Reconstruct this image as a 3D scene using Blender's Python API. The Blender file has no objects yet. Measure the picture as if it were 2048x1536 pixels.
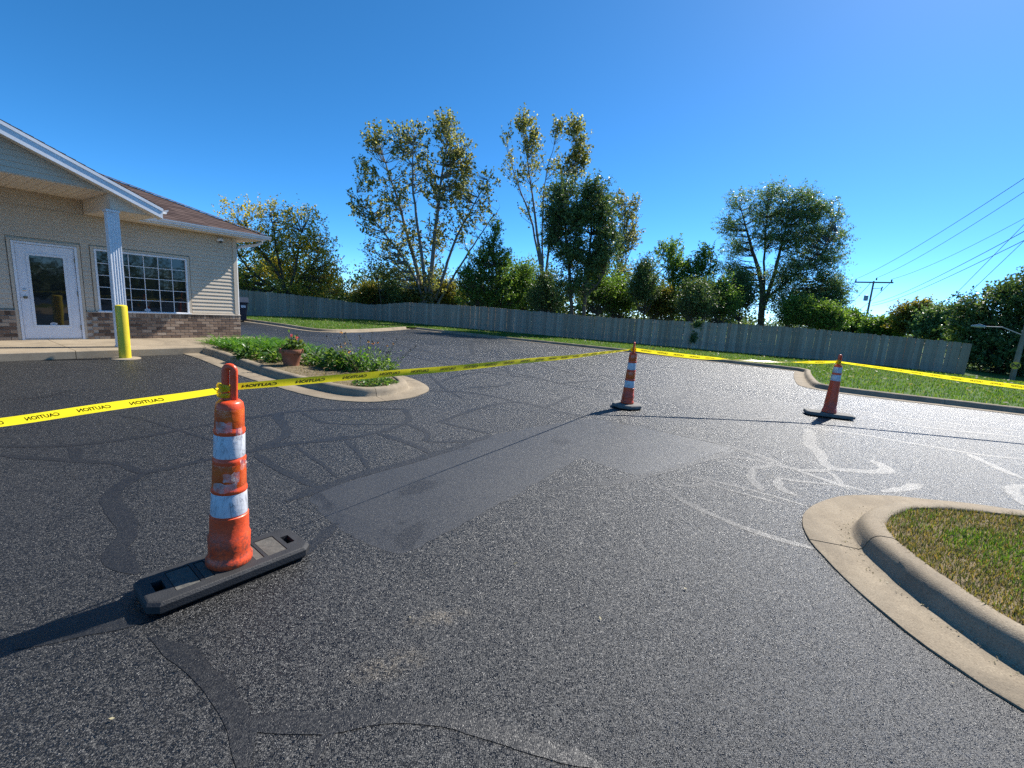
import bpy, bmesh, math, random
import numpy as np
from mathutils import Vector, Matrix
from mathutils.geometry import delaunay_2d_cdt

random.seed(7)
RNG = np.random.default_rng(11)
scene = bpy.context.scene
R = math.radians

# ------------------------------------------------------------------ camera
F_PX, PITCH, ROLL, EYE = 870.29, R(9.861), R(3.881), 1.6      # calibrated on the 2048 x 1536 photograph
_f = np.array([0, math.cos(PITCH), -math.sin(PITCH)])
_r = np.array([1.0, 0, 0])
_d = np.cross(_f, _r)
CR = math.cos(ROLL) * _r - math.sin(ROLL) * _d
CD = math.sin(ROLL) * _r + math.cos(ROLL) * _d
CF = _f
CAM = np.array([0, 0, EYE])
cam_data = bpy.data.cameras.new('camera')
cam_data.sensor_fit = 'HORIZONTAL'
cam_data.sensor_width = 36
cam_data.lens = 36 * F_PX / 2048
cam_data.clip_start = 0.05
cam_data.clip_end = 6000
cam = bpy.data.objects.new('camera', cam_data)
scene.collection.objects.link(cam)
cam.matrix_world = Matrix(((CR[0], -CD[0], -CF[0], 0), (CR[1], -CD[1], -CF[1], 0), (CR[2], -CD[2], -CF[2], EYE), (0, 0, 0, 1)))
scene.camera = cam

# ------------------------------------------------------------------ sky and sun
SUN_AZ, SUN_EL = R(46), R(44.5)
world = bpy.data.worlds.new('World')
scene.world = world
world.use_nodes = True
wn = world.node_tree
wn.nodes.clear()
sky = wn.nodes.new('ShaderNodeTexSky')
sky.sky_type = 'NISHITA'
sky.sun_disc = False
sky.sun_elevation = SUN_EL
sky.sun_rotation = SUN_AZ
sky.altitude = 3000
sky.air_density = 0.6
sky.dust_density = 1.15
sky.ozone_density = 6.0
hs = wn.nodes.new('ShaderNodeHueSaturation')
hs.inputs['Saturation'].default_value = 1.18
hs.inputs['Hue'].default_value = 0.491
bg = wn.nodes.new('ShaderNodeBackground')
bg.inputs['Strength'].default_value = 0.135
wo = wn.nodes.new('ShaderNodeOutputWorld')
wn.links.new(sky.outputs[0], hs.inputs['Color'])
wn.links.new(hs.outputs[0], bg.inputs[0])
wn.links.new(bg.outputs[0], wo.inputs[0])
sun_data = bpy.data.lights.new('sun', 'SUN')
sun_data.energy = 4.4
sun_data.angle = R(0.53)
sun_data.color = (1.0, 0.955, 0.88)
sun = bpy.data.objects.new('sun', sun_data)
SUN_DIR = Vector((math.sin(SUN_AZ) * math.cos(SUN_EL), math.cos(SUN_AZ) * math.cos(SUN_EL), math.sin(SUN_EL)))
sun.rotation_euler = SUN_DIR.to_track_quat('Z', 'Y').to_euler()
sun.location = (20, 20, 40)
scene.collection.objects.link(sun)
scene.view_settings.view_transform = 'Standard'
scene.view_settings.look = 'None'
scene.view_settings.exposure = 1.02
scene.view_settings.gamma = 1.0
scene.view_settings.use_curve_mapping = False
scene.cycles.use_denoising = False
scene.cycles.use_adaptive_sampling = False
scene.cycles.max_bounces = 8
scene.cycles.transparent_max_bounces = 8

# ------------------------------------------------------------------ layout helpers
def sstep(a, b, x):
    t = np.clip((np.asarray(x, float) - a) / (b - a), 0, 1)
    return t * t * (3 - 2 * t)

YAW = R(33.659)
BN = np.array([math.cos(YAW), -math.sin(YAW)])     # out of the facade
BS = np.array([math.sin(YAW), math.cos(YAW)])      # along the facade
BP = np.array([-10.5, 9.84])
BZ = 0.2

def gz(x, y):
    """height of the asphalt: level near the camera, falling away towards the fence"""
    x = np.asarray(x, float); y = np.asarray(y, float)
    n = (x - BP[0]) * BN[0] + (y - BP[1]) * BN[1]
    s = (x - BP[0]) * BS[0] + (y - BP[1]) * BS[1]
    z = -0.30 * sstep(10, 30, np.hypot(x, y))
    z = z + 0.055 * (1 - sstep(2.2, 5.5, n)) * (1 - sstep(2.0, 6.0, s)) * sstep(-8, -2, n)
    az = np.degrees(np.arctan2(x, y))
    z = z - 1.1 * sstep(29, 46, np.hypot(x, y)) * sstep(38, 48, az)
    return z

def ray(u, v):
    d = (u - 1024) / F_PX * CR + (v - 768) / F_PX * CD + CF
    return d / np.linalg.norm(d)

def gp(u, v, dz=0.0):
    """point of the ground seen at a position of the photograph"""
    d = ray(u, v)
    z = dz
    for _ in range(25):
        t = (z - EYE) / d[2]
        P = CAM + t * d
        z = float(gz(P[0], P[1])) + dz
    return P

def far(u, v, dist):
    """point at a horizontal distance in the direction of a position of the photograph"""
    d = ray(u, v)
    return CAM + d * dist / math.hypot(d[0], d[1])

def catmull(pts, n=6, closed=False):
    P = [np.asarray(p, float) for p in pts]
    out = []
    m = len(P)
    rng = range(m if closed else m - 1)
    for i in rng:
        if closed:
            a, b, c, d = P[(i - 1) % m], P[i], P[(i + 1) % m], P[(i + 2) % m]
        else:
            a, b, c, d = P[max(i - 1, 0)], P[i], P[i + 1], P[min(i + 2, m - 1)]
        for k in range(n):
            t = k / n
            out.append(0.5 * ((2 * b) + (-a + c) * t + (2 * a - 5 * b + 4 * c - d) * t * t + (-a + 3 * b - 3 * c + d) * t ** 3))
    if not closed:
        out.append(P[-1])
    return np.array(out)

def resample(P, step):
    P = np.asarray(P, float)
    L = np.r_[0, np.cumsum(np.linalg.norm(np.diff(P, axis=0), axis=1))]
    n = max(2, int(round(L[-1] / step)) + 1)
    t = np.linspace(0, L[-1], n)
    return np.column_stack([np.interp(t, L, P[:, k]) for k in range(P.shape[1])])

# ------------------------------------------------------------------ object helpers
COL = scene.collection

def link(name, me, mats=None, parent=None, smooth=False):
    o = bpy.data.objects.new(name, me)
    COL.objects.link(o)
    if mats is not None:
        for m in (mats if isinstance(mats, (list, tuple)) else [mats]):
            if m.name not in [x.name for x in me.materials if x]:
                me.materials.append(m)
    if parent is not None:
        o.parent = parent
    if smooth and len(me.polygons):
        me.polygons.foreach_set('use_smooth', np.ones(len(me.polygons), bool))
    return o

def tag(o, label=None, cat=None, group=None, kind=None):
    if label: o['label'] = label
    if cat: o['category'] = cat
    if group: o['group'] = group
    if kind: o['kind'] = kind
    return o

def empty(name, loc=(0, 0, 0), rz=0.0, parent=None):
    o = bpy.data.objects.new(name, None)
    o.empty_display_size = 0.2
    o.location = loc
    o.rotation_euler = (0, 0, rz)
    COL.objects.link(o)
    if parent is not None:
        o.parent = parent
    return o

def np_mesh(name, V, F):
    """mesh from arrays; every face has the same number of corners"""
    V = np.asarray(V, np.float32).reshape(-1, 3)
    F = np.asarray(F, np.int32)
    me = bpy.data.meshes.new(name)
    me.vertices.add(len(V))
    me.vertices.foreach_set('co', V.ravel())
    k = F.shape[1]
    me.loops.add(F.size)
    me.loops.foreach_set('vertex_index', F.ravel())
    me.polygons.add(len(F))
    me.polygons.foreach_set('loop_start', np.arange(0, F.size, k, dtype=np.int32))
    me.polygons.foreach_set('loop_total', np.full(len(F), k, np.int32))
    me.update(calc_edges=True)
    me.validate()
    return me

class MB:
    """collects shapes that become one mesh"""
    def __init__(self):
        self.v = []; self.f = []
    def add(self, V, Fs):
        b = len(self.v)
        self.v += [tuple(float(c) for c in p) for p in V]
        self.f += [tuple(b + i for i in f) for f in Fs]
        return self
    def box(self, x0, x1, y0, y1, z0, z1):
        V = [(x0, y0, z0), (x1, y0, z0), (x1, y1, z0), (x0, y1, z0), (x0, y0, z1), (x1, y0, z1), (x1, y1, z1), (x0, y1, z1)]
        return self.add(V, [(0, 3, 2, 1), (4, 5, 6, 7), (0, 1, 5, 4), (1, 2, 6, 5), (2, 3, 7, 6), (3, 0, 4, 7)])
    def prism(self, poly, axis, a, b):
        """extrude a polygon of (p, q) along one axis; for 'x': (y,z), 'y': (x,z), 'z': (x,y)"""
        def mk(p, c):
            return {'x': (c, p[0], p[1]), 'y': (p[0], c, p[1]), 'z': (p[0], p[1], c)}[axis]
        n = len(poly)
        V = [mk(p, a) for p in poly] + [mk(p, b) for p in poly]
        Fs = [tuple(range(n)), tuple(range(2 * n - 1, n - 1, -1))]
        Fs += [(i, i + n, (i + 1) % n + n, (i + 1) % n) for i in range(n)]
        return self.add(V, Fs)
    def lathe(self, prof, seg=24, c=(0, 0, 0), cap=True):
        V = []; Fs = []
        for r, z in prof:
            for k in range(seg):
                a = 2 * math.pi * k / seg
                V.append((c[0] + r * math.cos(a), c[1] + r * math.sin(a), c[2] + z))
        for i in range(len(prof) - 1):
            for k in range(seg):
                Fs.append((i * seg + k, i * seg + (k + 1) % seg, (i + 1) * seg + (k + 1) % seg, (i + 1) * seg + k))
        if cap:
            Fs.append(tuple(range(seg - 1, -1, -1)))
            Fs.append(tuple((len(prof) - 1) * seg + k for k in range(seg)))
        return self.add(V, Fs)
    def tube(self, pts, rad, seg=6, sx=1.0, up=None):
        pts = [np.asarray(p, float) for p in pts]
        n = len(pts)
        rad = rad if hasattr(rad, '__len__') else [rad] * n
        V = []; Fs = []
        ref = np.array(up if up is not None else (0.31, 0.17, 0.93))
        for i in range(n):
            t = pts[min(i + 1, n - 1)] - pts[max(i - 1, 0)]
            t = t / (np.linalg.norm(t) + 1e-12)
            a = np.cross(t, ref)
            if np.linalg.norm(a) < 1e-3:
                a = np.cross(t, (1, 0, 0.1))
            a = a / np.linalg.norm(a)
            b = np.cross(t, a)
            for k in range(seg):
                w = 2 * math.pi * k / seg
                V.append(pts[i] + rad[i] * (sx * math.cos(w) * a + math.sin(w) * b))
        for i in range(n - 1):
            for k in range(seg):
                Fs.append((i * seg + k, i * seg + (k + 1) % seg, (i + 1) * seg + (k + 1) % seg, (i + 1) * seg + k))
        Fs.append(tuple(range(seg - 1, -1, -1)))
        Fs.append(tuple((n - 1) * seg + k for k in range(seg)))
        return self.add(V, Fs)
    def mesh(self, name):
        me = bpy.data.meshes.new(name)
        me.from_pydata(self.v, [], self.f)
        bm = bmesh.new(); bm.from_mesh(me)
        bmesh.ops.recalc_face_normals(bm, faces=bm.faces)
        bm.to_mesh(me); bm.free()
        return me
    def build(self, name, mats=None, parent=None, smooth=False, bevel=0.0, sharp=35):
        me = self.mesh(name)
        o = link(name, me, mats, parent)
        if bevel:
            bv = o.modifiers.new('bevel', 'BEVEL')
            bv.width = bevel; bv.segments = 2; bv.limit_method = 'ANGLE'; bv.angle_limit = R(40)
        if smooth:
            me.polygons.foreach_set('use_smooth', np.ones(len(me.polygons), bool))
            me.set_sharp_from_angle(angle=R(sharp))
        return o

def fill_poly(poly, spacing, zf, jitter=0.25, keep=None):
    """triangulated sheet over a plan polygon, following a height function"""
    poly = np.asarray(poly, float)[:, :2]
    lo, hi = poly.min(0), poly.max(0)
    gx, gy = np.meshgrid(np.arange(lo[0], hi[0], spacing), np.arange(lo[1], hi[1], spacing))
    Q = np.column_stack([gx.ravel(), gy.ravel()])
    Q += RNG.uniform(-jitter, jitter, Q.shape) * spacing
    Q = Q[inside(Q, poly)]
    pts = [Vector(p) for p in np.vstack([poly, Q])]
    n = len(poly)
    v, e, f, *_ = delaunay_2d_cdt(pts, [(i, (i + 1) % n) for i in range(n)], [], 1, 1e-5)
    V = np.array([(p[0], p[1]) for p in v])
    Z = zf(V[:, 0], V[:, 1])
    tri = [tuple(t) for t in f if len(t) == 3]
    T = np.array(tri)
    a, b, c = V[T[:, 0]], V[T[:, 1]], V[T[:, 2]]
    cr = (b[:, 0] - a[:, 0]) * (c[:, 1] - a[:, 1]) - (b[:, 1] - a[:, 1]) * (c[:, 0] - a[:, 0])
    T[cr < 0] = T[cr < 0][:, ::-1]
    return np.column_stack([V, Z]), T

def inside(Q, poly):
    x, y = Q[:, 0], Q[:, 1]
    r = np.zeros(len(Q), bool)
    n = len(poly)
    j = n - 1
    for i in range(n):
        xi, yi = poly[i]; xj, yj = poly[j]
        c = ((yi > y) != (yj > y)) & (x < (xj - xi) * (y - yi) / (yj - yi + 1e-12) + xi)
        r ^= c
        j = i
    return r

# ------------------------------------------------------------------ materials
class NT:
    def __init__(self, name):
        self.m = bpy.data.materials.new(name)
        self.m.use_nodes = True
        self.t = self.m.node_tree
        self.b = self.t.nodes['Principled BSDF']
        self.out = self.t.nodes['Material Output']
    def n(self, typ, **kw):
        nd = self.t.nodes.new(typ)
        for k, v in kw.items():
            if k.startswith('i_'):
                key = k[2:]
                key = int(key) if key.isdigit() else key.replace('_', ' ')
                nd.inputs[key].default_value = v
            else:
                setattr(nd, k, v)
        return nd
    def l(self, a, b):
        self.t.links.new(a, b)
    def coord(self, kind='Object'):
        return self.n('ShaderNodeTexCoord').outputs[kind]
    def noise(self, vec, scale, detail=4, rough=0.55, dist=0.0):
        nd = self.n('ShaderNodeTexNoise', i_Scale=scale, i_Detail=detail, i_Roughness=rough, i_Distortion=dist)
        self.l(vec, nd.inputs['Vector'])
        return nd.outputs['Fac']
    def ramp(self, fac, stops):
        nd = self.n('ShaderNodeValToRGB')
        el = nd.color_ramp.elements
        while len(el) < len(stops):
            el.new(0.5)
        for e, (p, c) in zip(el, stops):
            e.position = p
            e.color = (*c, 1) if len(c) == 3 else c
        self.l(fac, nd.inputs[0])
        return nd.outputs[0]
    def mix(self, fac, a, b, mode='MIX'):
        nd = self.n('ShaderNodeMix', data_type='RGBA', blend_type=mode)
        for s, i in ((fac, 0), (a, 6), (b, 7)):
            if isinstance(s, (int, float)):
                nd.inputs[i].default_value = s
            elif isinstance(s, tuple):
                nd.inputs[i].default_value = (*s, 1) if len(s) == 3 else s
            else:
                self.l(s, nd.inputs[i])
        return nd.outputs[2]
    def math(self, op, a, b=None, clamp=False):
        nd = self.n('ShaderNodeMath', operation=op, use_clamp=clamp)
        for s, i in ((a, 0), (b, 1)):
            if s is None: continue
            if isinstance(s, (int, float)): nd.inputs[i].default_value = s
            else: self.l(s, nd.inputs[i])
        return nd.outputs[0]
    def bump(self, h, dist=0.01, strength=1.0, normal=None):
        nd = self.n('ShaderNodeBump', i_Strength=strength, i_Distance=dist)
        self.l(h, nd.inputs['Height'])
        if normal is not None: self.l(normal, nd.inputs['Normal'])
        self.l(nd.outputs[0], self.b.inputs['Normal'])
        return nd.outputs[0]
    def set(self, **kw):
        for k, v in kw.items():
            self.b.inputs[k.replace('_', ' ')].default_value = v
        return self

def simple(name, c0, c1, scale=6, rough=0.5, bump=0.0, bscale=60, spec=0.5, metal=0.0, detail=5, rvar=0.0):
    """two-tone procedural material with fine relief"""
    t = NT(name)
    co = t.coord()
    f = t.noise(co, scale, detail, 0.6)
    t.l(t.ramp(f, [(0.3, c0), (0.7, c1)]), t.b.inputs['Base Color'])
    t.set(Roughness=rough, Metallic=metal)
    t.b.inputs['Specular IOR Level'].default_value = spec
    if rvar:
        r = t.noise(co, scale * 3, 3)
        t.l(t.math('ADD', t.math('MULTIPLY', r, rvar), rough - rvar / 2), t.b.inputs['Roughness'])
    if bump:
        t.bump(t.noise(co, bscale, 4, 0.6), bump)
    return t.m

def leaf_mat(name, stops, trans=0.5, rough=0.5, spec=0.35):
    """leaf: colour varies from leaf to leaf, light passes through"""
    t = NT(name)
    rnd = t.n('ShaderNodeNewGeometry').outputs['Random Per Island']
    col = t.ramp(rnd, stops)
    t.l(col, t.b.inputs['Base Color'])
    t.set(Roughness=rough)
    t.b.inputs['Specular IOR Level'].default_value = spec
    tr = t.n('ShaderNodeBsdfTranslucent')
    tc = t.mix(1.0, col, (1.65, 1.6, 0.75), 'MULTIPLY')
    t.l(tc, tr.inputs['Color'])
    mx = t.n('ShaderNodeMixShader', i_0=trans)
    t.l(t.b.outputs[0], mx.inputs[1]); t.l(tr.outputs[0], mx.inputs[2])
    t.l(mx.outputs[0], t.out.inputs['Surface'])
    return t.m

def asphalt(name, grain=85.0, relief=0.006, c0=(0.016, 0.017, 0.019), c1=(0.065, 0.066, 0.068), rough=0.55, stain=False, spec=0.65, facet=0.8, facet2=0.5, damp=False):
    t = NT(name)
    co = t.coord()
    big = t.noise(co, 0.35, 4, 0.6, 0.6)
    med = t.noise(co, 3.0, 5, 0.65)
    vo = t.n('ShaderNodeTexVoronoi', feature='F1', i_Scale=grain)
    wob = t.n('ShaderNodeTexNoise', i_Scale=grain * 0.6, i_Detail=2)
    t.l(co, wob.inputs['Vector'])
    mv = t.n('ShaderNodeMix', data_type='VECTOR')
    mv.inputs[0].default_value = 0.012
    t.l(co, mv.inputs[4]); t.l(wob.outputs['Color'], mv.inputs[5])
    t.l(mv.outputs[1], vo.inputs['Vector'])
    sep = t.n('ShaderNodeSeparateColor'); t.l(vo.outputs['Color'], sep.inputs[0])
    gap = t.ramp(vo.outputs['Distance'], [(0.25, (1, 1, 1)), (0.62, (0.12, 0.12, 0.12))])
    stone = t.math('MULTIPLY', t.math('ADD', t.math('MULTIPLY', sep.outputs[0], 0.8), 0.2), gap)
    base = t.ramp(t.math('MULTIPLY', t.math('POWER', stone, 1.6), t.math('ADD', med, 0.45)), [(0.02, c0), (0.85, c1)])
    shade = t.ramp(big, [(0.3, (0.62, 0.62, 0.64)), (0.72, (1.2, 1.2, 1.2))])
    col = t.mix(1.0, base, shade, 'MULTIPLY')
    if stain:
        oil = t.ramp(t.noise(co, 0.8, 4, 0.6, 0.5), [(0.60, (1, 1, 1)), (0.70, (0.5, 0.5, 0.5))])
        col = t.mix(1.0, col, oil, 'MULTIPLY')
        # pale sand ground into the surface
        for (u, v, rx, ry, ang) in ((780, 1330, 0.20, 0.09, 0.5), (880, 1235, 0.20, 0.07, 0.35)):
            p = gp(u, v)
            mp = t.n('ShaderNodeMapping', vector_type='TEXTURE')
            mp.inputs['Location'].default_value = (p[0], p[1], p[2])
            mp.inputs['Rotation'].default_value = (0, 0, ang)
            mp.inputs['Scale'].default_value = (rx, ry, 1)
            t.l(co, mp.inputs[0])
            ln = t.n('ShaderNodeVectorMath', operation='LENGTH'); t.l(mp.outputs[0], ln.inputs[0])
            k = t.math('SUBTRACT', 1.1, ln.outputs['Value'])
            k = t.math('MULTIPLY', k, t.math('MULTIPLY', t.math('POWER', stone, 0.8), 1.5), clamp=True)
            k = t.math('MULTIPLY', k, t.ramp(t.noise(co, 14, 4, 0.7), [(0.4, (0, 0, 0)), (0.6, (1, 1, 1))]))
            col = t.mix(t.math('MULTIPLY', k, 0.85, clamp=True), col, (0.20, 0.165, 0.115))
    if damp:
        dm = t.ramp(t.noise(co, 1.1, 3, 0.55, 0.8), [(0.60, (0, 0, 0)), (0.64, (1, 1, 1))])
        col = t.mix(t.math('MULTIPLY', dm, 0.75), col, (0.006, 0.006, 0.007))
    t.l(col, t.b.inputs['Base Color'])
    t.b.inputs['Specular IOR Level'].default_value = spec
    rr = t.math('ADD', t.math('MULTIPLY', sep.outputs[1], 0.22), rough - 0.11)
    rr = t.math('ADD', rr, t.math('MULTIPLY', t.math('SUBTRACT', big, 0.5), 0.25))
    t.l(rr, t.b.inputs['Roughness'])
    h1 = t.math('SUBTRACT', 1.0, t.math('POWER', t.math('MULTIPLY', vo.outputs['Distance'], 1.1), 2.0))
    h1 = t.math('MULTIPLY', h1, t.math('ADD', sep.outputs[2], 0.35))
    h = t.math('ADD', h1, t.math('MULTIPLY', t.noise(co, grain * 2.6, 3, 0.7), 0.55))
    nb = t.bump(h, relief, 1.0)
    # every stone chip shows a small flat face of its own
    def tilt(col, k):
        a = t.n('ShaderNodeVectorMath', operation='SUBTRACT'); t.l(col, a.inputs[0]); a.inputs[1].default_value = (.5, .5, .5)
        b = t.n('ShaderNodeVectorMath', operation='MULTIPLY'); t.l(a.outputs[0], b.inputs[0]); b.inputs[1].default_value = (k, k, 0)
        return b.outputs[0]
    v2 = t.n('ShaderNodeTexVoronoi', feature='F1', i_Scale=grain * .5); t.l(mv.outputs[1], v2.inputs['Vector'])
    s1 = t.n('ShaderNodeVectorMath', operation='ADD'); t.l(nb, s1.inputs[0]); t.l(tilt(vo.outputs['Color'], facet), s1.inputs[1])
    s2 = t.n('ShaderNodeVectorMath', operation='ADD'); t.l(s1.outputs[0], s2.inputs[0]); t.l(tilt(v2.outputs['Color'], facet2), s2.inputs[1])
    nz = t.n('ShaderNodeVectorMath', operation='NORMALIZE'); t.l(s2.outputs[0], nz.inputs[0])
    t.l(nz.outputs[0], t.b.inputs['Normal'])
    return t.m

M = {}
M['asphalt'] = asphalt('asphalt', 135, 0.0035, (0.010, 0.0101, 0.0104), (0.038, 0.038, 0.0385), 0.44, stain=True, spec=0.6, facet=0.80, facet2=0.08)
M['patch'] = asphalt('asphalt_patch', 190, 0.0012, (0.027, 0.0275, 0.0285), (0.046, 0.0465, 0.048), 0.48, spec=0.6, facet=0.20, facet2=0.04, damp=True)
M['patch_mid'] = asphalt('asphalt_patch_mid', 150, 0.004, (0.009, 0.0092, 0.010), (0.044, 0.0445, 0.046), 0.44, spec=0.58, facet=0.65, facet2=0.10)
M['sealer'] = asphalt('crack_sealer', 150, 0.0015, (0.008, 0.0082, 0.009), (0.019, 0.0192, 0.020), 0.50, spec=0.58, facet=0.26, facet2=0.06)

def concrete(name, c0, c1, grain=0.0015):
    t = NT(name)
    co = t.coord()
    a = t.noise(co, 2.2, 6, 0.65)
    b = t.noise(co, 120, 3, 0.7)
    vo = t.n('ShaderNodeTexVoronoi', i_Scale=160.0); t.l(co, vo.inputs['Vector'])
    sp = t.n('ShaderNodeSeparateColor'); t.l(vo.outputs['Color'], sp.inputs[0])
    col = t.ramp(a, [(0.25, c0), (0.75, c1)])
    col = t.mix(0.55, col, t.ramp(b, [(0.3, (0.55, 0.54, 0.52)), (0.7, (1.25, 1.25, 1.25))]), 'MULTIPLY')
    col = t.mix(0.5, col, t.ramp(sp.outputs[0], [(0.05, (0.55, 0.52, 0.5)), (0.2, (1, 1, 1)), (0.92, (1, 1, 1)), (0.97, (1.5, 1.5, 1.5))]), 'MULTIPLY')
    st = t.noise(co, 0.9, 5, 0.7, 1.2)
    col = t.mix(t.ramp(st, [(0.48, (0, 0, 0)), (0.75, (0.75, 0.75, 0.75))]), col, (0.12, 0.098, 0.072))
    t.l(col, t.b.inputs['Base Color'])
    t.set(Roughness=0.85)
    t.b.inputs['Specular IOR Level'].default_value = 0.25
    t.bump(t.math('ADD', b, t.math('MULTIPLY', a, 2.0)), grain)
    return t.m

M['concrete'] = concrete('concrete', (0.215, 0.170, 0.115), (0.335, 0.275, 0.195), 0.003)
M['concrete_walk'] = concrete('concrete_walk', (0.27, 0.218, 0.152), (0.36, 0.295, 0.212), 0.0012)
M['lawn'] = simple('lawn_soil', (0.035, 0.075, 0.014), (0.085, 0.14, 0.03), 1.3, 0.9, 0.02, 25, 0.1, detail=8)
M['rough_ground'] = simple('rough_ground', (0.03, 0.045, 0.015), (0.08, 0.085, 0.03), 0.4, 0.95, 0.05, 5, 0.1, detail=8)
M['mulch'] = simple('planter_soil', (0.09, 0.065, 0.04), (0.26, 0.21, 0.13), 9, 0.95, 0.02, 40, 0.1, detail=9)
M['white_vinyl'] = simple('white_vinyl', (0.66, 0.67, 0.69), (0.76, 0.77, 0.79), 3, 0.38, 0.0003, 20)
M['white_paint'] = simple('white_door_paint', (0.66, 0.67, 0.70), (0.74, 0.75, 0.78), 5, 0.4, 0.0004, 40)
M['siding'] = simple('vinyl_siding', (0.52, 0.43, 0.32), (0.58, 0.485, 0.37), 1.2, 0.55, 0.0004, 90, 0.4)
M['soffit'] = simple('soffit_vinyl', (0.68, 0.58, 0.46), (0.74, 0.64, 0.52), 2, 0.6, 0.0003, 60, 0.4)
M['mortar'] = simple('mortar', (0.33, 0.29, 0.25), (0.43, 0.385, 0.33), 14, 0.9, 0.002, 120, 0.2)
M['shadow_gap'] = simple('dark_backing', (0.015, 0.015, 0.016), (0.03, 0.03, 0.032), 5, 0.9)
M['gutter'] = simple('gutter_metal', (0.62, 0.64, 0.66), (0.72, 0.74, 0.76), 4, 0.35, 0.0003, 20)
M['wood_grey'] = None

def brick_mat():
    t = NT('brick')
    info = t.n('ShaderNodeObjectInfo')
    co = t.coord()
    base = t.ramp(info.outputs['Random'], [(0.0, (0.085, 0.052, 0.036)), (0.22, (0.18, 0.115, 0.078)), (0.55, (0.26, 0.175, 0.118)), (0.85, (0.33, 0.235, 0.165)), (1.0, (0.40, 0.31, 0.23))])
    n = t.noise(co, 35, 5, 0.7)
    t.l(t.mix(0.7, base, t.ramp(n, [(0.3, (0.6, 0.6, 0.6)), (0.7, (1.3, 1.28, 1.25))]), 'MULTIPLY'), t.b.inputs['Base Color'])
    t.set(Roughness=0.88)
    t.bump(n, 0.004)
    return t.m
M['brick'] = brick_mat()

def shingle_mat():
    t = NT('roof_shingles')
    co = t.coord()
    geo = t.n('ShaderNodeNewGeometry')
    base = t.ramp(geo.outputs['Random Per Island'], [(0.0, (0.05, 0.030, 0.026)), (0.5, (0.075, 0.048, 0.041)), (1.0, (0.10, 0.068, 0.058))])
    n = t.noise(co, 260, 3, 0.7)
    t.l(t.mix(0.8, base, t.ramp(n, [(0.3, (0.6, 0.6, 0.6)), (0.7, (1.35, 1.3, 1.3))]), 'MULTIPLY'), t.b.inputs['Base Color'])
    t.set(Roughness=0.9)
    t.b.inputs['Specular IOR Level'].default_value = 0.3
    t.bump(n, 0.002)
    return t.m
M['shingle'] = shingle_mat()

def fence_mat():
    t = NT('weathered_cedar')
    info = t.n('ShaderNodeObjectInfo')
    co = t.coord()
    mp = t.n('ShaderNodeMapping'); mp.inputs['Scale'].default_value = (1, 1, 0.09)
    t.l(co, mp.inputs[0])
    base = t.ramp(info.outputs['Random'], [(0.0, (0.28, 0.21, 0.155)), (0.45, (0.34, 0.26, 0.195)), (0.8, (0.38, 0.295, 0.225)), (1.0, (0.45, 0.355, 0.275))])
    n = t.noise(mp.outputs[0], 60, 5, 0.7)
    col = t.mix(0.8, base, t.ramp(n, [(0.3, (0.6, 0.6, 0.62)), (0.72, (1.3, 1.28, 1.26))]), 'MULTIPLY')
    k = t.noise(co, 9, 3, 0.6)
    col = t.mix(t.ramp(k, [(0.66, (0, 0, 0)), (0.72, (0.8, 0.8, 0.8))]), col, (0.10, 0.09, 0.088))
    t.l(col, t.b.inputs['Base Color'])
    t.set(Roughness=0.85)
    t.bump(n, 0.004)
    return t.m
M['wood_grey'] = fence_mat()

def glass_mat(name, tint=(0.012, 0.016, 0.018)):
    t = NT(name)
    co = t.coord()
    n = t.noise(co, 1.1, 3, 0.5)
    t.b.inputs['Base Color'].default_value = (*tint, 1)
    t.set(Roughness=0.03)
    t.b.inputs['Specular IOR Level'].default_value = 0.75
    t.bump(n, 0.004)
    return t.m
M['glass'] = glass_mat('window_glass')

def orange_mat():
    t = NT('orange_plastic')
    co = t.coord()
    n = t.noise(co, 7, 6, 0.7)
    n2 = t.noise(co, 55, 4, 0.7)
    col = t.ramp(n, [(0.3, (0.70, 0.062, 0.016)), (0.7, (0.84, 0.10, 0.022))])
    sep = t.n('ShaderNodeSeparateXYZ'); t.l(co, sep.inputs[0])
    low = t.ramp(sep.outputs[2], [(0.12, (1, 1, 1)), (0.34, (0, 0, 0))])
    grime = t.math('MULTIPLY', t.ramp(n2, [(0.42, (0, 0, 0)), (0.62, (1, 1, 1))]), t.math('ADD', t.math('MULTIPLY', low, 0.7), t.ramp(n, [(0.55, (0, 0, 0)), (0.8, (0.22, 0.22, 0.22))])), clamp=True)
    col = t.mix(grime, col, (0.05, 0.035, 0.03))
    t.l(col, t.b.inputs['Base Color'])
    t.set(Roughness=0.36)
    t.l(t.math('ADD', t.math('MULTIPLY', n, 0.3), 0.25), t.b.inputs['Roughness'])
    t.bump(t.noise(co, 22, 4, 0.6), 0.003)
    return t.m
M['orange'] = orange_mat()

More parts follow.
